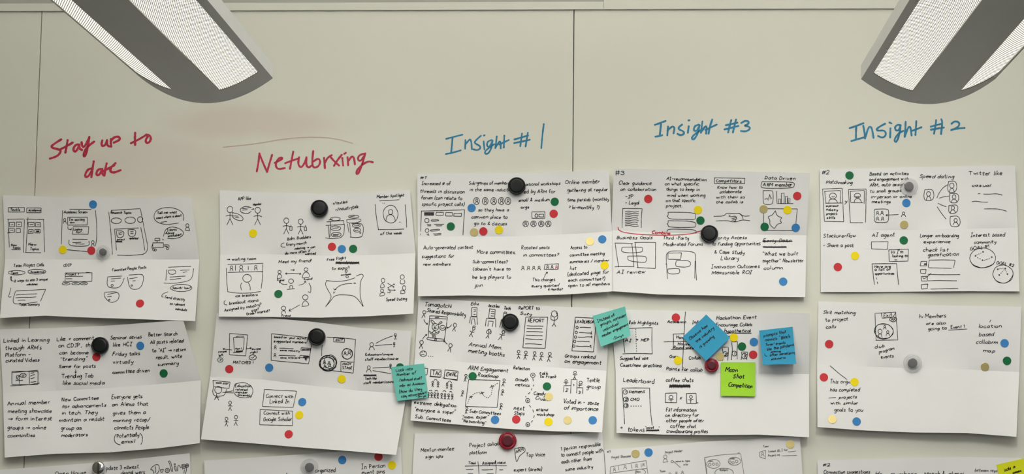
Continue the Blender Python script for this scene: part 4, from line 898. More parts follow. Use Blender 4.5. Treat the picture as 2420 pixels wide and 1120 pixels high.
p = Pen(1430, 380, 3.294)
write('G', [
 (TX, p.T('#3', 82, 115, 150, 36, 108)),
 (TX, p.T('Clear guidance', 105, 185, 358, 28, 188) + p.T('on collaboration', 118, 230, 396, 24, 234) + p.T('-IP', 155, 290, 220, 24, 288) + p.T('- Legal', 155, 338, 262, 26, 340)),
 (SK, p.L(135, 370, 288, 372) + p.L(138, 370, 134, 450, 132, 522) + p.L(288, 372, 282, 450, 282, 522) + sum([p.L(155, y, 190, y - 4, 225, y + 6, 260 + R.uniform(-8, 5), y) for y in range(394, 512, 14)], [])),
 ('handwriting', p.L(100, 515, 105, 540, 150, 560, 300, 576, 500, 580, 660, 572, 720, 552, 765, 540) + p.T('Combine', 365, 566, 505, 24, 575), 'red_pen', 0.0019),
 (TX, p.T('AI-recommendation', 478, 148, 788, 24, 158) + p.T('on what specific', 465, 190, 728, 24, 190) + p.T('things to keep in', 475, 232, 732, 24, 234) + p.T('mind when working', 482, 280, 778, 24, 278) + p.T('on that specific', 475, 320, 702, 24, 318) + p.T('project.', 472, 360, 602, 24, 360)),
 (SK, p.L(490, 400, 600, 400, 708, 406, 705, 440, 700, 458, 600, 455, 495, 452, 490, 435, 480, 432, 492, 425, 490, 400) + p.L(490, 466, 708, 470, 706, 512, 690, 518, 495, 518, 490, 495, 480, 490, 492, 485, 490, 466) + p.L(480, 552, 490, 530, 600, 532, 708, 536, 708, 565)),
 (TX, p.Q(850, 132, 1088, 136, 1086, 178, 852, 178) + p.T('Competitors', 862, 165, 1060, 24, 168) + p.T('Know how to', 872, 215, 1070, 20, 215) + p.T('collaborate', 890, 252, 1060, 22, 250) + p.T('with their so', 865, 292, 1085, 20, 290) + p.T('the collab is', 862, 330, 1072, 20, 328)),
 (SK, p.L(845, 432, 925, 430, 940, 410, 965, 406, 1000, 412, 1045, 406, 1075, 432, 1125, 428) + p.L(862, 468, 950, 464, 985, 475, 1025, 475, 1065, 458, 1128, 466) + p.L(975, 420, 960, 432, 985, 436, 1010, 430) + p.L(1010, 430, 1028, 440, 1005, 445, 985, 450) + p.L(1020, 442, 1028, 455, 985, 462) + p.L(1012, 455, 1020, 470, 1000, 472) + p.L(1045, 408, 1070, 432, 1075, 458)),
 (TX, p.T('Data Driven', 1242, 142, 1478, 26, 150) + p.L(1222, 162, 1350, 162, 1472, 166, 1474, 190, 1465, 210, 1340, 214, 1215, 212, 1212, 190, 1222, 162) + p.T('ARM member', 1230, 196, 1455, 28, 200)),
 (SK, p.L(1230, 232, 1300, 230, 1308, 245, 1308, 320, 1295, 340, 1240, 340, 1230, 320, 1230, 232) + p.L(1242, 300, 1262, 290, 1270, 310, 1282, 258, 1290, 300, 1298, 285, smooth=False)),
 (SK, p.L(1335, 235, 1338, 332, 1465, 332, smooth=False) + p.L(1350, 332, 1350, 298, 1366, 298, 1366, 330, smooth=False) + p.L(1372, 330, 1372, 254, 1394, 252, 1392, 330, smooth=False) + p.L(1402, 330, 1402, 278, 1420, 276, 1420, 330, smooth=False) + p.L(1426, 330, 1424, 292, 1440, 292, 1438, 330, smooth=False)),
 (SK, p.Q(1235, 372, 1496, 374, 1480, 542, 1232, 540) + p.L(1325, 388, 1340, 432, 1382, 440, 1358, 462, 1380, 485, 1340, 490, 1320, 528, 1308, 520, 1280, 495, 1285, 460, 1262, 435, 1300, 425, 1325, 388)),
 (TX, p.T('Business Goals', 90, 608, 368, 26, 610)),
 (SK, p.L(75, 640, 150, 640, 215, 644) + p.L(78, 640, 90, 730, 106, 828) + p.L(75, 825, 150, 822, 226, 824) + p.L(208, 642, 218, 730, 224, 822) + p.L(228, 636, 310, 634, 393, 636) + p.L(234, 638, 245, 730, 256, 830) + p.L(393, 636, 391, 838, smooth=False) + p.L(248, 830, 390, 838) + p.L(132, 672, 290, 670, 293, 690, 285, 715, 125, 716, 132, 672) + p.L(176, 742, 300, 740, 322, 750, 322, 785, 300, 792, 178, 780, 176, 742)),
 (TX, p.T('AI review', 90, 878, 310, 28, 876)),
 (TX, p.T('Third -Party', 450, 612, 652, 26, 614) + p.T('Moderated Forums', 455, 662, 758, 26, 660)),
 (SK, p.L(485, 920, 478, 800, 474, 705, 580, 700, 690, 708, 705, 730, 705, 830, 712, 930) + p.L(470, 805, 480, 800) + p.L(700, 780, 698, 915) + p.L(492, 718, 595, 716, smooth=False) + p.L(595, 716, 588, 768, 490, 766, 490, 720, smooth=False) + p.L(552, 778, 666, 774, 665, 828, 552, 826, 548, 800, 555, 778) + p.L(488, 842, 572, 836, 582, 850, 578, 880, 488, 882, 488, 842)),
 (TX, p.T('ority Access', 878, 610, 1100, 26, 608) + p.T('to Funding Opportunities', 832, 660, 1208, 28, 655) + p.T('& Case Study', 850, 720, 1082, 28, 728) + p.T('Library', 900, 770, 1040, 28, 772) + p.T('Innovation Outcomes', 825, 838, 1200, 28, 834) + p.T('Measurable ROI', 830, 884, 1138, 28, 880)),
 (TX, p.T('Early Data', 1230, 634, 1445, 24, 632) + p.L(1225, 624, 1340, 622, 1460, 626) + p.L(1225, 628, 1340, 630, 1455, 628) + p.S(1232, 664, 1412, 678, 16) + p.L(1225, 668, 1412, 672) + p.T('"What we built', 1225, 740, 1498, 28, 735) + p.T('together" Newsletter', 1222, 790, 1542, 26, 788) + p.T('column', 1232, 845, 1380, 26, 845)),
])

p = Pen(1390, 710, 3.294)
q = Pen(1390, 720, 6.589)
r = Pen(1640, 720, 6.589)
write('H', [
 (TX, q.T('llab Highlights', 632, 298, 1090, 50, 310)),
 (SK, q.L(560, 375, 780, 362, 995, 356) + q.L(995, 356, 990, 560, 998, 765) + q.L(535, 765, 760, 758, 1002, 765) + q.L(548, 530, 558, 640, 572, 748) + q.D(742, 378, 745, 560, 755, 750, step=36) + q.T('AI', 578, 575, 668, 46) + q.T('=', 735, 565, 768, 60) + q.T('MEP', 818, 570, 942, 40)),
 (TX, q.T('Suggested use', 490, 855, 930, 48, 850) + q.T('Cases/new directions', 500, 962, 1140, 54, 972)),
 (SK, q.L(1515, 88, 1495, 400, 1480, 700, 1468, 985) + q.L(1178, 578, 1350, 572, 1560, 570) + q.L(1318, 458, 1420, 455, 1500, 450) + q.L(1325, 460, 1330, 570, 1322, 690) + q.L(1292, 698, 1480, 692, 1660, 688)),
 (TX, q.T('Academic', 1230, 282, 1520, 42, 285) + q.T('Industry', 1618, 295, 1850, 48) + q.T('How', 1370, 528, 1500, 46) + q.T('House', 1395, 630, 1580, 42) + q.T('Round work', 1328, 685, 1640, 40) + q.T('Gain', 1265, 825, 1400, 46) + q.T('Collab.', 1568, 850, 1760, 50) + q.T('Points for collab', 1215, 1020, 1770, 52, 1040)),
 (TX, r.T('Hackathon Event', 348, 232, 968, 54, 215) + r.T('Encourage Collab', 340, 335, 900, 48, 330) + r.T('hypothetical', 468, 428, 880, 50, 430) + r.L(465, 438, 680, 442, 895, 444) + r.T('race', 500, 506, 600, 40)),
 (SK, r.L(445, 875, 455, 760, 438, 662, 535, 660, 535, 760, 525, 870, smooth=False) + r.E(488, 770, 42, 40) + r.T('2', 468, 792, 505, 38) + r.L(582, 858, 598, 700, 588, 578, 680, 576, 670, 720, 672, 850, smooth=False) + r.E(630, 760, 36, 38) + r.T('1', 624, 778, 634, 38) + r.L(735, 858, 748, 780, 738, 735, 838, 738, 826, 800, 820, 858, smooth=False) + r.E(786, 800, 42, 42) + r.T('3', 772, 818, 800, 38)),
 (TX, p.T('Leaderboard', 272, 632, 512, 34, 648)),
 (SK, p.L(262, 682, 370, 680, 480, 682) + p.L(264, 684, 276, 830, 284, 962) + p.L(478, 684, 482, 830, 498, 972) + p.E(289, 712, 17, 18) + p.T('1', 286, 722, 293, 20) + p.T('siemens', 316, 720, 438, 28, 720) + p.E(294, 770, 20, 19) + p.T('2', 284, 780, 304, 20) + p.T('CMO', 328, 780, 395, 22) + p.E(296, 818, 17, 17) + p.T('3', 290, 827, 303, 20) + p.D(330, 822, 425, 822, step=18)),
 (TX, p.T('+', 250, 1000, 270, 30) + p.T('tokens', 305, 1018, 435, 34, 1022) + p.T('"most', 440, 998, 512, 20) + p.S(452, 1002, 552, 1018, 12) + p.T('"', 545, 1000, 556, 20)),
 (TX, p.T('coffee chats', 605, 632, 818, 28, 634) + p.S(635, 652, 795, 680, 20) + p.S(632, 656, 790, 676, 24)),
 (SK, p.Q(602, 722, 690, 720, 688, 796, 600, 794) + p.E(645, 752, 15, 14) + p.L(645, 766, 645, 795) + p.L(624, 770, 645, 778, 664, 768)), (SK, p.Q(765, 724, 840, 722, 842, 802, 768, 802) + p.E(800, 750, 11, 12) + p.L(800, 762, 798, 798) + p.L(780, 770, 800, 778, 818, 768) + p.L(840, 798, 858, 796)),
 (TX, p.T('x', 712, 768, 726, 34)),
 (TX, p.T('Fill information', 605, 865, 842, 28, 864) + p.T('on directory for', 602, 905, 858, 26, 902) + p.T('other people after', 610, 948, 898, 26, 944) + p.T('coffee chat', 640, 990, 840, 28, 992) + p.T('crowdsourcing profiles', 610, 1030, 930, 28, 1032)),
], 0.00142)

p = Pen(1910, 380, 3.394)
write('I', [
 (TX, p.T('#2', 108, 108, 170, 34, 106)), (TX, p.T('Matchmaking', 142, 182, 352, 28, 188)),
 (SK, p.Q(115, 226, 272, 220, 285, 488, 130, 485) + p.L(130, 245, 258, 238) + p.L(132, 246, 142, 338, smooth=False) + p.L(258, 240, 260, 335) + p.L(138, 340, 272, 338) + p.E(198, 282, 28, 24) + p.L(188, 284, 200, 292, 212, 284) + p.L(165, 338, 168, 312, 195, 304, 225, 312, 235, 336) + p.T('experience', 142, 368, 240, 14, 366) + p.T('industry', 142, 398, 235, 18, 402) + p.T('projects', 146, 432, 230, 18, 432) + p.T('skills', 148, 464, 215, 18, 464)),
 (TX, p.T('y', 290, 335, 308, 24)),
 (SK, p.L(320, 230, 465, 226) + p.L(322, 230, 330, 360, 338, 495) + p.L(465, 228, 460, 495) + p.L(335, 496, 440, 496) + p.L(335, 245, 450, 238) + p.L(338, 246, 342, 335, smooth=False) + p.L(450, 240, 448, 345) + p.L(340, 335, 440, 336) + p.E(395, 278, 26, 18) + p.L(378, 282, 395, 290, 410, 282) + p.L(368, 338, 372, 310, 400, 298, 420, 312, 428, 336)),
 (TX, p.T('Based on activities', 490, 116, 805, 26, 112) + p.T('and engagement with', 490, 160, 802, 24, 155) + p.T('ARM, auto assign', 492, 206, 770, 28, 200) + p.T('to small groups', 495, 255, 745, 24, 248) + p.T('in-person or online', 505, 300, 830, 24, 295) + p.T('meetings', 510, 338, 660, 22, 338)),
 (SK, p.L(535, 388, 635, 385, 646, 400, 644, 480, 630, 494, 545, 496, 530, 480, 528, 400, 535, 388) + p.U(556, 404, 30, 24) + p.U(592, 404, 30, 24) + p.U(556, 450, 30, 24) + p.U(596, 450, 30, 24) + p.A(724, 430, 622, 436, 16) + p.U(764, 410, 40, 36)),
 (TX, p.T('Speed dating', 890, 135, 1165, 28, 142)),
 (SK, p.L(935, 232, 1005, 226, 1010, 315, 935, 322, 926, 280, 935, 232) + p.U(965, 246, 70, 36) + p.L(1032, 298, 1050, 255, 1085, 210, 1120, 192) + p.L(1050, 300, 1085, 288, 1130, 282) + p.L(1040, 340, 1070, 355, 1108, 368) + p.L(1034, 368, 1060, 410, 1106, 468)),
 (SK, p.L(1125, 165, 1190, 160, 1192, 250, 1115, 258, 1125, 165) + p.U(1152, 178, 76, 40) + p.L(1135, 262, 1208, 260, 1205, 335, 1140, 340, 1132, 300, 1135, 262) + p.U(1170, 272, 64, 46) + p.L(1128, 358, 1204, 350, 1196, 418, 1126, 426, 1128, 358) + p.U(1160, 362, 58, 42) + p.L(1140, 446, 1214, 440, 1222, 524, 1146, 532, 1136, 490, 1140, 446) + p.U(1182, 462, 56, 44)),
 (TX, p.T('Twitter like', 1288, 112, 1555, 30, 115) + p.T('casual', 1310, 208, 1462, 24, 206)),
 (SK, p.L(1360, 265, 1380, 262) + p.L(1405, 266, 1450, 268, 1510, 262, 1558, 275) + p.L(1312, 328, 1345, 322, 1380, 330, 1440, 332) + p.L(1410, 386, 1480, 384, 1540, 388, 1592, 404)),
 (TX, p.T('Stackoverflow', 122, 615, 378, 28, 612) + p.T('- Share a post', 118, 690, 362, 28, 692)),
 (TX, p.T('AI agent', 512, 608, 692, 30, 608)),
 (SK, p.Q(506, 650, 641, 648, 636, 710, 508, 706) + p.Q(646, 714, 804, 708, 800, 804, 650, 808) + p.T("Hi I'm", 666, 745, 758, 26, 742) + p.T('looking to', 672, 772, 798, 20, 770) + p.D(692, 794, 735, 794, step=24) + p.L(510, 826, 610, 824, 710, 824) + p.L(512, 828, 522, 920, 530, 994) + p.L(708, 826, 716, 910, 724, 994) + p.T('Here are', 528, 858, 662, 22, 856) + p.T('a list of', 532, 882, 660, 22, 880) + p.T('opportunities', 535, 912, 690, 18, 912) + p.D(548, 935, 560, 1005, step=24)),
 (TX, p.T('Longer on-boarding', 895, 612, 1205, 28, 612) + p.T('experience', 925, 660, 1140, 24, 658) + p.T('check list', 920, 728, 1122, 30, 725) + p.T('gamification', 960, 768, 1205, 28, 760)),
 (SK, p.Q(905, 806, 950, 806, 948, 842, 898, 842) + p.S(930, 820, 950, 835, 3) + p.L(970, 796, 1075, 794, 1178, 796, smooth=False) + p.L(970, 798, 962, 855, smooth=False) + p.L(1178, 798, 1166, 858) + p.L(965, 858, 1150, 862) + p.Q(900, 872, 945, 870, 942, 904, 902, 902) + p.W(958, 910, 1218, 912) + p.Q(906, 928, 956, 926, 955, 964, 910, 964) + p.L(918, 935, 930, 950, 985, 902) + p.W(960, 962, 1192, 962) + p.Q(908, 992, 960, 988, 955, 1024, 908, 1028) + p.W(980, 1028, 1202, 1022)),
 (TX, p.T('Interest based', 1302, 610, 1575, 28, 605) + p.T('community', 1332, 665, 1505, 24, 660)),
 (SK, p.T('GOAL #1', 1300, 720, 1450, 26, 695) + p.E(1400, 778, 104, 80) + p.L(1300, 800, 1320, 840, 1380, 862, 1440, 850, 1490, 825) + p.E(1342, 762, 4, 4) + p.E(1402, 730, 4, 4) + p.E(1472, 772, 4, 4) + p.E(1398, 797, 4, 4) + p.D(1350, 755, 1395, 735, step=14) + p.D(1355, 775, 1392, 792, step=14) + p.D(1410, 798, 1465, 780, step=14)),
 (SK, p.T('GOAL #2', 1508, 826, 1645, 26, 850) + p.E(1562, 908, 82, 74) + p.L(1480, 915, 1500, 960, 1560, 984, 1610, 970, 1645, 910) + p.E(1520, 870, 4, 4) + p.E(1580, 864, 4, 4) + p.E(1598, 908, 4, 4) + p.E(1532, 916, 4, 4) + p.D(1528, 866, 1572, 860, step=14) + p.D(1572, 872, 1538, 910, step=14) + p.D(1582, 874, 1596, 900, step=14)),
])

p = Pen(1910, 700, 3.2)
write('J', [
 (TX, p.T('Skill matching', 112, 132, 355, 26, 136) + p.T('to project', 130, 192, 300, 24, 182) + p.T('calls', 135, 245, 208, 24, 240)),
 (SK, p.L(508, 128, 590, 124, 665, 120) + p.L(505, 130, 508, 230, 514, 332) + p.L(660, 120, 670, 220, 678, 330, 510, 333, smooth=False) + p.L(552, 128, 560, 166, 640, 158, 662, 125, smooth=False) + p.T('Exit', 568, 158, 632, 26, 150) + p.E(642, 175, 26, 18, 2) + p.U(635, 165, 20, 16) + p.U(652, 165, 20, 14) + p.E(572, 264, 70, 58, 2) + p.U(543, 248, 66, 32) + p.U(578, 220, 30, 22) + p.U(602, 260, 38, 28)),
 (TX, p.T('club', 502, 395, 575, 24, 385) + p.T('program', 535, 432, 650, 22, 402) + p.T('events', 550, 472, 645, 24, 462)),
 (TX, p.T('hi Members', 838, 165, 1042, 28, 158) + p.T('are also', 892, 216, 1035, 22, 212) + p.T('going to', 905, 258, 1045, 24, 248) + p.T('Event 1', 1078, 246, 1182, 24, 240) + p.L(1058, 256, 1200, 248)),
 (TX, p.T('location', 1288, 238, 1460, 26, 236) + p.T('based', 1290, 302, 1402, 28, 300) + p.T('collabrm', 1270, 360, 1430, 28, 358) + p.T('map', 1322, 420, 1410, 28, 424) + p.L(1382, 178, 1372, 196)),
 (TX, p.L(165, 525, 200, 555, 240, 590, 295, 630) + p.T('This orgn', 162, 660, 312, 28, 660) + p.T('has completed', 165, 718, 388, 26, 718) + p.L(155, 770, 210, 766) + p.T('projects', 232, 775, 366, 24, 772) + p.T('with similar', 168, 818, 375, 24, 818) + p.T('goals to you', 198, 872, 410, 28, 872)),
], 0.00128)

p = Pen(0, 1050, 5.042)
write('K', [
 (TX, p.T('Open House', 655, 375, 1025, 50, 358)),
 (TX, p.T('Update 3 newest', 1230, 312, 1650, 50, 285) + p.T('deptal wers', 1440, 365, 1725, 48, 350)),
 (SK, p.L(1795, 300, 1820, 260, 1870, 235, 1895, 250, 1900, 300, 1880, 345, 1850, 360) + p.L(1795, 300, 1830, 310, 1835, 350) + p.L(1850, 260, 1860, 300, 1850, 340) + p.L(1912, 300, 1915, 330, 1935, 335, 1950, 300, 1940, 290, 1930, 310, 1920, 295, 1912, 300) + p.E(1995, 310, 26, 26) + p.E(1995, 310, 9, 9) + p.L(2005, 205, 2030, 190, 2062, 320, 2045, 330, 2020, 220, 2005, 205) + p.L(2078, 260, 2090, 320, 2105, 315, 2095, 255, 2078, 260)
  + p.E(2082, 236, 8, 7) + p.L(2115, 320, 2120, 250, 2135, 245, 2160, 290, 2165, 240, 2180, 240, 2175, 300) + p.E(2195, 262, 18, 26) + p.E(2195, 262, 7, 9) + p.L(2215, 250, 2225, 310, 2205, 352) + p.L(2200, 300, 2190, 345) + p.E(2230, 252, 17, 22) + p.E(2230, 252, 7, 9)),
])
p = Pen(470, 1050, 4.84)
write('L', [
 (TX, p.T('organized', 1330, 325, 1560, 48, 312)),
 (TX, p.T('In Person', 1860, 280, 2130, 52, 262) + p.T('event pins', 1865, 345, 2125, 48, 328) + p.T('l', 995, 345, 1002, 20)),
])
p = Pen(960, 1000, 5.042)
write('M', [
 (TX, p.T('Mentor-mentee', 172, 342, 568, 44, 322) + p.T('sign ups', 228, 418, 438, 36, 405)),
 (TX, p.T('Project collab', 752, 285, 1105, 44, 262) + p.T('platform', 758, 370, 955, 38, 362)),
 (SK, p.T('Task', 735, 488, 828, 30) + p.T('Assigned', 905, 492, 1060, 36, 486) + p.T('status', 1085, 484, 1182, 30, 480) + p.L(700, 510, 950, 504, 1198, 506) + p.L(855, 455, 862, 530, 868, 604) + p.L(1065, 440, 1075, 520, 1068, 604) + p.W(712, 552, 800, 550) + p.W(898, 556, 1035, 552) + p.W(1110, 555, 1155, 554) + p.W(735, 603, 795, 602) + p.W(960, 603, 1040, 602)),
 (SK, p.L(1292, 305, 1350, 288, 1410, 286, 1422, 335, 1385, 360, 1345, 395, 1325, 450, 1312, 462, 1302, 400, 1292, 305) + p.T('ARM', 1305, 358, 1398, 38, 332)),
 (TX, p.T('Top Voice', 1428, 400, 1652, 46, 390) + p.T('expert (areas)', 1285, 575, 1615, 40, 562)),
 (TX, p.T('1 person responsible', 1842, 325, 2315, 44, 268) + p.T('to connect people with', 1842, 398, 2345, 44, 345) + p.T('each other from', 1850, 482, 2205, 42, 440) + p.T('same industry', 1895, 572, 2222, 38, 532)),
])
p = Pen(1410, 1000, 4.745)
write('N', [
 (TX, p.T('#3', 120, 335, 155, 22, 325) + p.T('Project Showcase', 168, 395, 380, 26, 378)),
 (SK, p.L(155, 490, 350, 452, 555, 418) + p.L(155, 490, 150, 568) + p.L(555, 420, 575, 568) + p.L(150, 560, 400, 525, 565, 505) + p.U(200, 500, 40, 28) + p.L(245, 478, 250, 528) + p.U(320, 468, 48, 36) + p.L(392, 460, 398, 510) + p.U(448, 458, 42, 30) + p.L(498, 450, 502, 495) + p.U(525, 450, 32, 24) + p.E(490, 548, 58, 34) + p.T('share', 440, 552, 490, 20)),
 (SK, p.U(770, 355, 80, 50) + p.L(745, 440, 800, 430) + p.E(848, 430, 14, 12) + p.L(862, 428, 900, 460, 942, 496)),
 (TX, p.T('Project Member', 768, 340, 962, 26, 318) + p.T('name or type', 885, 435, 1042, 18, 428) + p.T('etc', 975, 470, 1018, 18) + p.T('Team', 708, 548, 768, 22, 545)),
 (SK, p.U(895, 545, 36, 26) + p.U(962, 535, 36, 30) + p.E(822, 565, 12, 10)),
 (SK, p.L(1208, 385, 1400, 352, 1612, 340) + p.L(1208, 385, 1222, 480, 1232, 568) + p.L(1215, 400, 1238, 568) + p.L(1615, 342, 1632, 450, 1652, 568) + p.L(1580, 335, 1605, 322) + p.E(1310, 455, 75, 50) + p.T('team', 1255, 430, 1300, 18) + p.E(1268, 462, 15, 16) + p.E(1310, 458, 13, 13) + p.E(1350, 458, 13, 13) + p.E(1545, 425, 72, 45) + p.T('textiles', 1492, 402, 1548, 18) + p.E(1495, 435, 14, 14) + p.E(1530, 442, 13, 12) + p.E(1570, 428, 15, 14)
  + p.E(1430, 555, 105, 52) + p.T('Developers', 1380, 532, 1470, 20)),
 (SK, p.Q(1825, 325, 1895, 302, 1892, 398, 1832, 380) + p.U(1862, 328, 46, 32) + p.L(2145, 322, 2235, 312) + p.L(2080, 366, 2245, 360)),
 (TX, p.T('Team:', 1868, 272, 1930, 20, 265) + p.T('Linked ID, I for', 1925, 326, 2140, 22, 308) + p.T('Project int', 1920, 372, 2055, 20, 362)),
], 0.0011, 'pencil')
p = Pen(1910, 1040, 4.745)
write('O', [
 (TX, p.T('#2', 162, 296, 242, 34, 288)),
 (TX, p.T('Connection suggestions', 172, 378, 690, 42, 374)),
 (TX, p.T('How members', 750, 402, 1210, 46, 400)), (TX, p.T('Match & alumni', 1300, 400, 1740, 46, 396)),
 (TX, p.T('between reps', 1868, 350, 2118, 30, 356), 'pencil', 0.0014),
])

# ------------------------------------------------------------------ headings drawn on the board
H4 = Pen(80, 280, 2.881)
def strokes(pen, txt):
    out = []
    for st in txt.split(';'):
        q = [float(t) for t in st.replace(',', ' ').split()]
        out += pen.L(*q)
    return out


TREES = {i: surf_tree([b]) for i, b in enumerate(boards)}
stay = strokes(H4, '186 143,160 158,118 188,124 200,172 210,186 224,162 256,110 273;230 148,224 185,215 232;180 210,225 188,264 164;308 178,285 178,268 205,274 227,292 220,310 180;310 178,311 205,328 214;325 162,330 192,345 195,368 150,378 126;378 126,370 180,358 240,344 262,336 245,360 195,410 158;'
               '466 150,460 175,468 190,488 180,498 150;498 148,498 180,512 190;525 140,524 165,526 192;524 152,550 124,584 124,586 146,545 164;690 98,688 140,690 180;662 168,720 140,768 110;780 116,758 150,772 172,796 152,796 122,780 112;'
               '396 340,368 346,348 382,354 402,376 390,400 345;408 292,398 350,392 398;456 344,436 348,424 375,434 390,452 376,466 345;466 344,464 375,478 388;496 306,486 350,480 388;455 368,500 345,548 318;556 304,526 332,518 360,545 370,590 352')
net = strokes(H4, '1536 238,1530 300,1518 360;1536 240,1560 300,1588 364;1588 364,1606 300,1622 248;1640 302,1690 278,1692 264,1662 272,1644 318,1660 346,1708 338;1766 226,1756 280,1744 342;1712 304,1760 286,1802 272;1806 264,1798 312,1820 338,1846 300,1856 266;1856 264,1854 318,1870 336,1892 320;'
              '1902 222,1894 300,1904 338,1940 326,1952 290,1936 270,1904 292;1976 268,1982 338;1982 302,2000 266,2028 250;2020 262,2050 296,2078 320;2096 248,2062 290,2044 322;2100 268,2106 320;2114 240,2124 234;2136 264,2140 318;2140 292,2164 256,2180 265,2186 312;2248 240,2214 250,2204 280,2226 292,2252 250;2256 238,2240 300,2212 374,2194 380,2200 350,2240 310,2280 290,2308 298')
smear = [H4.put(chaikin(list(zip(s[::2], s[1::2])), 3)) for s in ([1290, 195, 1500, 175, 1700, 138, 1900, 124, 2050, 135, 2170, 168], [700, 285, 850, 262, 1000, 215])]
H5 = Pen(1020, 270, 3.025)
i1 = strokes(H5, '104 176,165 160,220 146;150 165,146 215,140 272;102 284,150 275,208 258;242 184,240 246;241 216,275 174,284 195,288 250;352 154,312 190,306 206,346 226,350 244,326 258,298 250;372 194,378 252;373 152,379 150;430 184,400 194,394 226,414 236,436 190;436 188,426 250,402 284,380 282,384 260,430 226,448 214;466 158,456 242;456 240,486 190,494 202,494 244;520 152,516 238;484 216,552 184;'
                 '646 138,640 185,634 228;688 132,680 180,672 230;592 180,640 166,690 152;590 206,650 194,702 182;802 70,792 150,784 242')
i3 = strokes(H5, '1596 76,1635 62,1672 48;1640 64,1636 110,1630 156;1600 160,1630 155,1648 150;1690 88,1685 150;1686 116,1722 84,1738 96,1730 136;1790 74,1764 95,1770 110,1802 122,1806 140,1780 151,1758 140;1838 86,1832 132;1837 44,1842 43;1910 74,1880 84,1872 116,1896 122,1916 80;1916 78,1902 140,1876 182,1858 176,1870 150,1932 108;1936 52,1925 132;1925 130,1960 80,1968 96,1962 138;2006 38,1990 85,1980 138;1958 112,2000 92,2038 74;'
                 '2142 42,2130 85,2120 130;2176 38,2166 80,2154 130;2104 78,2145 70,2186 60;2094 108,2145 96,2192 84;2214 62,2245 44,2272 55,2258 75,2232 82,2272 88,2276 106,2250 123,2212 120')
H6 = Pen(1980, 270, 7.5625)
i2 = strokes(H6, '212 248,320 212,458 160;330 208,324 330,325 440;242 478,350 446,482 408;455 208,478 330,486 432;486 432,540 250,580 213,612 260,638 422;844 170,760 212,682 270,720 296,822 286,862 332,850 392,790 422,720 388;940 252,934 414;924 148,956 162;1116 192,1060 188,1018 230,1034 292,1092 290,1122 200;1122 198,1100 370,1046 504,1008 480,1030 410,1100 330,1168 298;1212 136,1206 280,1194 404;1196 402,1260 220,1302 230,1318 378;1402 124,1396 250,1386 370;1308 302,1400 270,1492 232;'
                 '1756 106,1745 220,1718 348;1850 90,1870 150,1844 354;1662 222,1760 192,1864 170;1664 276,1780 255,1894 238;2032 168,2090 122,2162 140,2176 190,2130 240,2026 282;2026 282,2120 255,2264 244')
for nm, st, bi, m, wd, lb in (('heading', stay[:14], 1, 'red_marker', .0054, "red marker words 'Stay up to'"), ('heading', stay[14:], 1, 'red_marker', .0054, "red marker word 'date'"), ('heading', net, 1, 'red_marker', .0047, "red marker word 'Networking'"), ('marker_smear', smear[:1], 1, 'smear', .0022, 'faint rubbed-out red stroke'),
                              ('heading', i1, 1, 'blue_marker', .0039, "blue marker words 'Insight #1'"), ('heading', i3, 2, 'blue_marker', .0044, "blue marker words 'Insight #3'"), ('heading', i2, 2, 'blue_marker', .0044, "blue marker words 'Insight #2'")):
    o = ink_mesh(nm, st, TREES[bi], M[m], boards[bi], wd, 0.0002, caps=True, wobble=0.14)
    o['label'] = lb

# ------------------------------------------------------------------ sticky notes
NOTES = {}


def note(key, label, quad, mat, under, lift_tl, lift_tr, lift_br, lift_bl, min_d=0.0, curl=None):
    """quad: corners from the note's own top left, clockwise; lifts: mm off what it sticks to"""
    tr = [SHEETS[k][1] for k in under]
    n = 12
    base = min_d
    for i in range(7):
        for j in range(7):
            u, t = i / 6, j / 6
            x = (quad[0][0] * (1 - u) + quad[1][0] * u) * (1 - t) + (quad[3][0] * (1 - u) + quad[2][0] * u) * t
            y = (quad[0][1] * (1 - u) + quad[1][1] * u) * (1 - t) + (quad[3][1] * (1 - u) + quad[2][1] * u) * t
            if y > 1175: continue
            # the sheet's depth less what the note's own lift clears here
            lf = ((lift_tl * (1 - u) + lift_tr * u) * (1 - t) + (lift_bl * (1 - u) + lift_br * u) * t) / 1000
            base = max(base, surface_depth(x, y, tr) + 0.0012 - lf)
    v, f = [], []
    for j in range(n + 1):
        for i in range(n + 1):
            u, t = i / n, j / n
            x = (quad[0][0] * (1 - u) + quad[1][0] * u) * (1 - t) + (quad[3][0] * (1 - u) + quad[2][0] * u) * t
            y = (quad[0][1] * (1 - u) + quad[1][1] * u) * (1 - t) + (quad[3][1] * (1 - u) + quad[2][1] * u) * t
            lf = (lift_tl * (1 - u) + lift_tr * u) * (1 - t) + (lift_bl * (1 - u) + lift_br * u) * t
            bend = -4 * t * (1 - t) * abs(lift_bl) * 0.18
            if curl: bend += curl(u, t)
            v.append(at(x, y, base + max(lf + bend, 0) / 1000))
    for j in range(n):
        for i in range(n):
            a = j * (n + 1) + i
            f.append((a, a + n + 1, a + n + 2, a + 1))
    o = mesh_obj('sticky_note', v, f, M[mat], smooth=True)
    so = o.modifiers.new('thickness', 'SOLIDIFY'); so.thickness = 0.0003; so.offset = -1
    es = o.modifiers.new('crisp_edges', 'EDGE_SPLIT'); es.split_angle = 0.7
    tag(o, label, 'sticky note', 'coloured sticky notes on the sheets')
    NOTES[key] = (o, surf_tree([o]))


def note_ink(key, st, width=0.0012):
    o, t = NOTES[key]
    ink_mesh('handwriting', st, t, M['note_ink'], o, width)


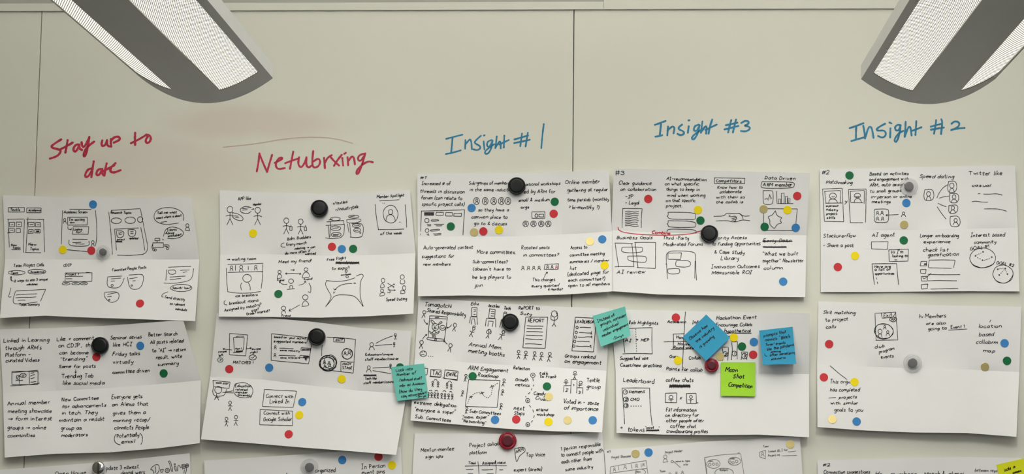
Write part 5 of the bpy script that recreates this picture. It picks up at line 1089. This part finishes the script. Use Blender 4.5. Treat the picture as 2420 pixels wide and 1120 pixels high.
note('t1', "teal sticky note reading 'Look into number of technical staff', bridging two sheets", [(924.5, 867.5), (1002, 859), (1012, 939), (938, 947.5)], 'note_teal', 'DF', 0.5, 1.0, 9, 7)
p = Pen(730, 770, 5.893)
note_ink('t1', p.T('Look into', 1212, 640, 1445, 40, 615) + p.T('Number of', 1220, 700, 1488, 38, 668) + p.T('Technical staff', 1255, 778, 1570, 40, 745) + p.T('mbr at Amazon', 1265, 852, 1610, 34, 812) + p.T('(how do they', 1262, 938, 1575, 42, 895) + p.T('stay accountable?)', 1285, 1000, 1640, 36, 945) + p.T('-Shrya', 1492, 1000, 1630, 28, 985))
note('t2', "teal sticky note with curled top corner covering the corner of 'Collab Highlights'", [(1400.6, 746.5), (1477, 724), (1490.5, 793), (1420, 819.5)], 'note_teal', 'FH', 1.5, 2, 9, 9, curl=lambda u, t: 9 * max(0, u - .45) ** 1.5 * max(0, 1 - t) ** 1.2)
p = Pen(1390, 720, 6.589)
note_ink('t2', p.T('Instead of', 150, 275, 415, 52, 175) + p.T('groups, consider', 190, 335, 592, 44, 175) + p.T('individual', 235, 418, 472, 46, 310) + p.T('member engagement', 222, 505, 625, 42, 318) + p.T('-Shryn', 388, 552, 548, 40, 490))
note('bd', "blue sticky note set as a diamond reading 'Observe how the industry is growing'", [(1613, 797), (1669, 743), (1725.5, 798), (1668.7, 853)], 'note_blue', 'H', 0.8, 0.8, 7, 7)
p = Pen(1390, 710, 3.294)
note_ink('bd', p.T('Observe how', 795, 308, 930, 22, 200) + p.T('the industry', 842, 330, 980, 22, 222) + p.T('is growing', 872, 372, 980, 22, 284))
note('gr', "bright green sticky note reading 'Moon Shot Competition'", [(1704, 855.7), (1785, 855.7), (1784.6, 936.5), (1703.6, 935.2)], 'note_green', 'H', 0.8, 0.8, 9, 9)
note_ink('gr', p.T('Moon', 1065, 555, 1160, 34, 556, .25) + p.T('Shot', 1128, 605, 1212, 32, 604, .25) + p.T('Competition', 1090, 668, 1276, 32, 682, .25), 0.0018)
note('b2', "blue sticky note reading 'prompts that mimic Black Swan events', right of green note", [(1794, 781), (1873, 772), (1881.5, 860), (1802.5, 862)], 'note_blue', 'H', 0.8, 0.8, 9, 9)
p = Pen(1640, 720, 6.589)
note_ink('b2', p.T('prompts that', 1088, 505, 1435, 44, 435) + p.T('mimick "Black', 1108, 572, 1500, 44, 512) + p.T('Swan" events', 1118, 640, 1425, 40, 608) + p.T('like the pandemic', 1135, 718, 1565, 44, 638) + p.T('proving', 1195, 745, 1348, 28, 735) + p.L(1105, 760, 1102, 795, 1140, 800) + p.T('after developing', 1180, 802, 1580, 38, 760) + p.T('scenario', 1198, 862, 1422, 36, 838))
note('li', 'lime yellow sticky note at the bottom right corner of the picture', [(2355, 1098), (2433, 1080), (2451, 1160), (2373, 1178)], 'note_lime', 'O', 1, 1, 8, 8)
p = Pen(1910, 1040, 4.745)
note_ink('li', p.T('add a', 2198, 352, 2320, 34, 312) + p.T('comment', 2295, 380, 2392, 26, 352), 0.0014)

# ------------------------------------------------------------------ round label stickers
DOTS = [
 ('A', 'blue', 220, 483, "blue dot sticker on top of the academic screen sketch, far left sheet"),
 ('A', 'yellow', 148.6, 590, "yellow dot sticker at the bottom left of the academic screen sketch"),
 ('A', 'red', 216, 592, "red dot sticker beside the clear magnet under 'Stay up to date'"),
 ('A', 'red', 331, 717, "red dot sticker below the favorited people posts sketch"),
 ('B', 'blue', 331.7, 817, "blue dot sticker beside the word HCI on the far left sheet"),
 ('B', 'red', 228, 843.5, "red dot sticker tucked under the far left black magnet"),
 ('B', 'green', 387, 882, "green dot sticker below 'result, write summary', far left sheet"),
 ('C', 'yellow', 598, 551, "yellow dot sticker below the two APP-like stick figures"),
 ('C', 'red', 784.6, 583, "red dot sticker, first of three in a row under r/textiles"),
 ('C', 'blue', 808, 588.5, "blue dot sticker, middle of three in a row under r/textiles"),
 ('C', 'green', 834.7, 588, "green dot sticker, last of three in a row under r/textiles"),
 ('C', 'green', 658, 694.6, "green dot sticker left of the 'Meet my friend' sketch"),
 ('D', 'red', 542, 872, "red dot sticker below the word MATCHED on the tilted sheet"),
 ('D', 'blue', 636.4, 868.6, "blue dot sticker below the suggested members box, tilted sheet"),
 ('D', 'yellow', 807.7, 895.4, "yellow dot sticker below the MAIN STAGE sketch"),
 ('D', 'blue', 714.4, 950, "blue dot sticker right of the upper 'Connect with' box"),
 ('D', 'yellow', 707.5, 980.7, "yellow dot sticker right of the lower 'Connect with' box"),
 ('D', 'red', 682.4, 1026, "red dot sticker below the lower 'Connect with' box"),
 ('D', 'green', 945.5, 868, "dark green dot sticker peeking out above the left teal note"),
 ('L', 'blue', 809, 1086.8, "blue dot sticker right of the clear magnet at the bottom edge"),
 ('L', 'red', 894.6, 1079, "red dot sticker half hidden under the tilted sheet's bottom edge"),
 ('L', 'yellow', 926.6, 1099, "yellow dot sticker right of the words 'In Person'"),
 ('E', 'blue', 1114.6, 491.4, "blue dot sticker left of 'so they have a', Insight #1 sheet"),
 ('E', 'green', 1065.4, 535, "green dot sticker on the discussion forum sketch, Insight #1 sheet"),
 ('E', 'gold', 1120.6, 548.6, "gold foil dot sticker beside a red dot below 'go to & discuss'"),
 ('E', 'red', 1142.3, 546.6, "red dot sticker between gold and yellow dots, Insight #1 sheet"),
 ('E', 'yellow', 1179.4, 543, "yellow dot sticker below the word 'discuss', Insight #1 sheet"),
 ('E', 'green', 1311, 476.6, "green dot sticker right of 'small & medium orgs'"),
 ('E', 'red', 1308.6, 505, "red dot sticker right of the small boxed screen sketch"),
 ('E', 'gold', 1393.7, 570.6, "pale gold foil dot sticker above 'Access to committee meeting'"),
 ('E', 'blue', 1423.4, 565.4, "blue dot sticker above right of 'Access to', Insight #1 sheet"),
 ('E', 'yellow', 1429, 627, "yellow dot sticker below 'summaries / member', Insight #1 sheet"),
 ('F', 'green', 1117, 889, "green dot sticker left of the word Roadmap"),
 ('F', 'blue', 1170, 991.8, "blue dot sticker at the bottom of the roadmap panel"),
 ('F', 'red', 1220, 991, "red dot sticker just below the words 'next Steps'"),
 ('F', 'green', 1292.7, 913, "green dot sticker right of the words 'Growth metrics'"),
 ('F', 'gold', 1297, 937.4, "pale gold foil dot sticker just below the green dot beside 'Growth metrics'"),
 ('F', 'yellow', 1296.4, 996.6, "yellow dot sticker below the words 'attend: workshop'"),
 ('F', 'gold', 1341.6, 993, "pale gold foil dot sticker lower left below 'of importance'"),
 ('F', 'blue', 1400.8, 993, "blue dot sticker lower right below 'of importance'"),
 ('G', 'red', 1532, 470, "red dot sticker right of '-IP' on the Insight #3 sheet"),
 ('G', 'yellow', 1649.5, 496, "yellow dot sticker at the top corner of the three stacked boxes"),
 ('G', 'green', 1655.3, 521, "green dot sticker right of the middle of three stacked boxes"),
 ('G', 'red', 1884, 463, "red dot sticker right of the bar chart sketch"),
 ('G', 'gold', 1804.6, 494, "dull gold dot sticker at the star box's top left corner"),
 ('G', 'yellow', 1861, 496, "yellow dot sticker on the star box's top edge"),
 ('G', 'green', 1807, 535.7, "green dot sticker at the star box's bottom left corner"),
 ('G', 'blue', 1880.5, 538, "blue dot sticker at the star box's bottom right corner"),
 ('G', 'blue', 1850.8, 665.4, "blue dot sticker below the word column, Insight #3 sheet"),
 ('H', 'red', 1597.3, 750.4, "red dot sticker above the word Academic"),
 ('H', 'yellow', 1734, 797.4, "yellow dot sticker touching the blue diamond note's right tip"),
 ('H', 'green', 1753.4, 818.7, "green dot sticker beside the first-place podium block"),
 ('H', 'blue', 1781.6, 808, "blue dot sticker left of the square blue sticky note"),
 ('H', 'red', 1779.8, 838, "red dot sticker right of the third-place podium block"),
 ('H', 'gold', 1701.8, 842.7, "dull gold dot sticker left of the second-place podium block"),
 ('H', 'yellow', 1602.5, 852, "yellow dot sticker below the word Gain"),
 ('N', 'gold', 1502, 1072, "dull gold dot sticker beside a blue dot, pencil sheet"),
 ('N', 'blue', 1532.7, 1069, "blue dot sticker on the pencil sheet"),
 ('N', 'gold', 1867.7, 1050, "dull gold dot sticker at the pencil sheet's top right corner"),
 ('I', 'green', 2007.5, 414.5, "green dot sticker above the word Matchmaking"),
 ('I', 'blue', 2141.9, 479.6, "blue dot sticker below the clear magnet, Insight #2 sheet"),
 ('I', 'gold', 2136.6, 530.9, "pale gold foil dot sticker below the arrowed person icon"),
 ('I', 'yellow', 2020.5, 604.5, "yellow dot sticker below '- Share a post'"),
 ('I', 'red', 1980, 631, "red dot sticker lower left below '- Share a post'"),
 ('I', 'green', 2135.7, 568, "green dot sticker right of the words 'AI agent'"),
 ('J', 'red', 1959.4, 813, "red dot sticker below 'Skill matching to project calls'"),
 ('J', 'blue', 2374, 811, "blue dot sticker right of 'location based'"),
 ('J', 'green', 2379.7, 852.5, "green dot sticker lower right of the word map"),
 ('J', 'gold', 2327.5, 867, "pale gold foil dot sticker on the fold below the word map"),
 ('J', 'red', 1947, 891.6, "red dot sticker left above 'This orgn has completed'"),
 ('J', 'yellow', 2019.4, 902.5, "yellow dot sticker right of 'This orgn'"),
 ('J', 'gold', 1966.9, 991, "pale gold foil dot sticker below 'goals to you'"),
 ('J', 'blue', 2024.4, 996, "blue dot sticker below 'goals to you'"),
]
DOT_R = 0.0094
dot_mesh = {}
for key, colr, px, py, lab in DOTS:
    if colr not in dot_mesh:
        mb = MB().lathe([(DOT_R, 0.0), (DOT_R, 0.00012), (DOT_R - 0.00015, 0.0002)], 40)
        me = bpy.data.meshes.new('dot_sticker'); me.from_pydata([tuple(v) for v in mb.v], [], mb.f); me.update()
        me.materials.append(M['dot_' + colr]); dot_mesh[colr] = me
    tree = SHEETS[key][1]
    w = ray(px, py).normalized()
    h = tree.ray_cast(CAM_P, w)
    n = h[1] if h[1].dot(w) < 0 else -h[1]
    # lie on the sheet: average the sheet's facing over the sticker
    acc = Vector()
    top = 0.0
    for a in range(8):
        hh = tree.ray_cast(CAM_P, ray(px + 8.5 * math.cos(a * .785), py + 8.5 * math.sin(a * .785)).normalized())
        if hh[0] is None: continue
        nn = hh[1] if hh[1].dot(w) < 0 else -hh[1]
        acc += nn
    n = (acc + n).normalized()
    for a in range(8):
        hh = tree.ray_cast(CAM_P, ray(px + 8.5 * math.cos(a * .785), py + 8.5 * math.sin(a * .785)).normalized())
        if hh[0] is not None: top = max(top, (hh[0] - h[0]).dot(n))
    o = bpy.data.objects.new('dot_sticker', dot_mesh[colr]); COL.objects.link(o)
    o.matrix_world = Matrix.Translation(h[0] + n * (0.0005 + top)) @ Vector((0, -1, 0)).rotation_difference(n).to_matrix().to_4x4()
    tag(o, lab, 'dot sticker', 'round dot stickers on the sheets')

# ------------------------------------------------------------------ magnets
ALL_TREES = [t for _, t in SHEETS.values()] + [t for _, t in NOTES.values()]


def seat(px, py, r_px):
    """how far off the board the magnet sits: on the highest paper beneath it"""
    d = 0.0
    for rr in (0, .5, .95):
        for a in range(12):
            d = max(d, surface_depth(px + rr * r_px * math.cos(a * .5236), py + rr * r_px * math.sin(a * .5236), ALL_TREES))
    return d + 0.0004


def place_magnet(kind, px, py, r_px, label):
    d = seat(px, py, r_px)
    c = at(px, py, d)
    s = r_px * DIST / F_PIX * 1.0
    root = empty('magnet', c)
    if kind == 'black':
        MB().lathe([(s * .97, 0), (s, .0015), (s, .0062), (s * .985, .0078), (s * .94, .0088), (s * .88, .0088), (s * .84, .0081)], 64).build('housing', M['black_plastic'], root, True)
        MB().lathe([(s * .86, .0070), (s * .835, .0083), (s * .6, .0087), (s * .3, .0089), (s * .02, .0089)], 64).build('cap_face', M['black_face'], root, True)
    elif kind == 'clear':
        MB().lathe([(s * .93, 0), (s, .0008), (s, .0030), (s * .93, .0040), (s * .80, .0042), (s * .74, .0052), (s * .70, .0095), (s * .66, .0104), (s * .2, .0106)], 64).build('housing', M['clear'], root, True)
        MB().lathe([(s * .50, .0003), (s * .50, .0058), (s * .47, .0062)], 48).build('core', M['core'], root)
    elif kind == 'red':
        MB().lathe([(s * .95, 0), (s, .0015), (s, .0052), (s * .94, .0068), (s * .84, .0072), (s * .76, .0066), (s * .70, .0066), (s * .66, .0080), (s * .5, .0082)], 64).build('housing', M['red_plastic'], root, True)
        MB().lathe([(s * .60, .0074), (s * .59, .0090), (s * .5, .0094), (s * .1, .0094)], 48).build('core', M['red_core'], root)
    else:
        MB().lathe([(s * .80, 0), (s * .92, .003), (s, .009), (s, .011), (s * .93, .0135), (s * .72, .0150), (s * .4, .0158), (s * .05, .0160)], 64).build('knob', M['chrome'], root, True)
        MB().box((s * .02, -.0166, -s * .86), (s * .16, -.0100, s * .80)).build('dark_bar', M['dark_bar'], root)  # dark upright bar across the knob's face
    tag(root, label, 'magnet', 'round magnets holding up the sheets')
    return root


place_magnet('black', 238, 817, 20.5, "black round magnet on the far left text sheet, above a red dot")
place_magnet('black', 755.5, 493.5, 20.8, "black round magnet on the upper sheet below Networking")
place_magnet('black', 749.5, 796.5, 20.6, "black round magnet on the tilted sheet between two screen sketches")
place_magnet('black', 1221.5, 440.5, 21, "black round magnet on the sheet marked #1")
place_magnet('black', 1206, 762, 20.5, "black round magnet on the REPORT sketch sheet beside the word Tech")
place_magnet('black', 1676, 553.5, 20.8, "black round magnet on the sheet marked #3, on its fold")
place_magnet('clear', 244.5, 596, 17, "clear round magnet with grey core under 'Stay up to date'")
place_magnet('clear', 2147.5, 441, 21, "clear round magnet with grey core on the Matchmaking sheet")
place_magnet('clear', 2156, 858, 21.5, "clear round magnet with grey core on the Skill matching sheet")
place_magnet('clear', 732, 1104, 20.5, "clear round magnet with grey core at the bottom edge")
place_magnet('red', 1681.5, 863.5, 16.5, "small red round magnet under the blue diamond note")
place_magnet('red', 1200, 1041.5, 21, "larger red round magnet at the top of the Mentor-mentee sheet")
place_magnet('steel', 236, 1106, 15.5, "shiny steel knob magnet at the bottom left on the Open House sheet")
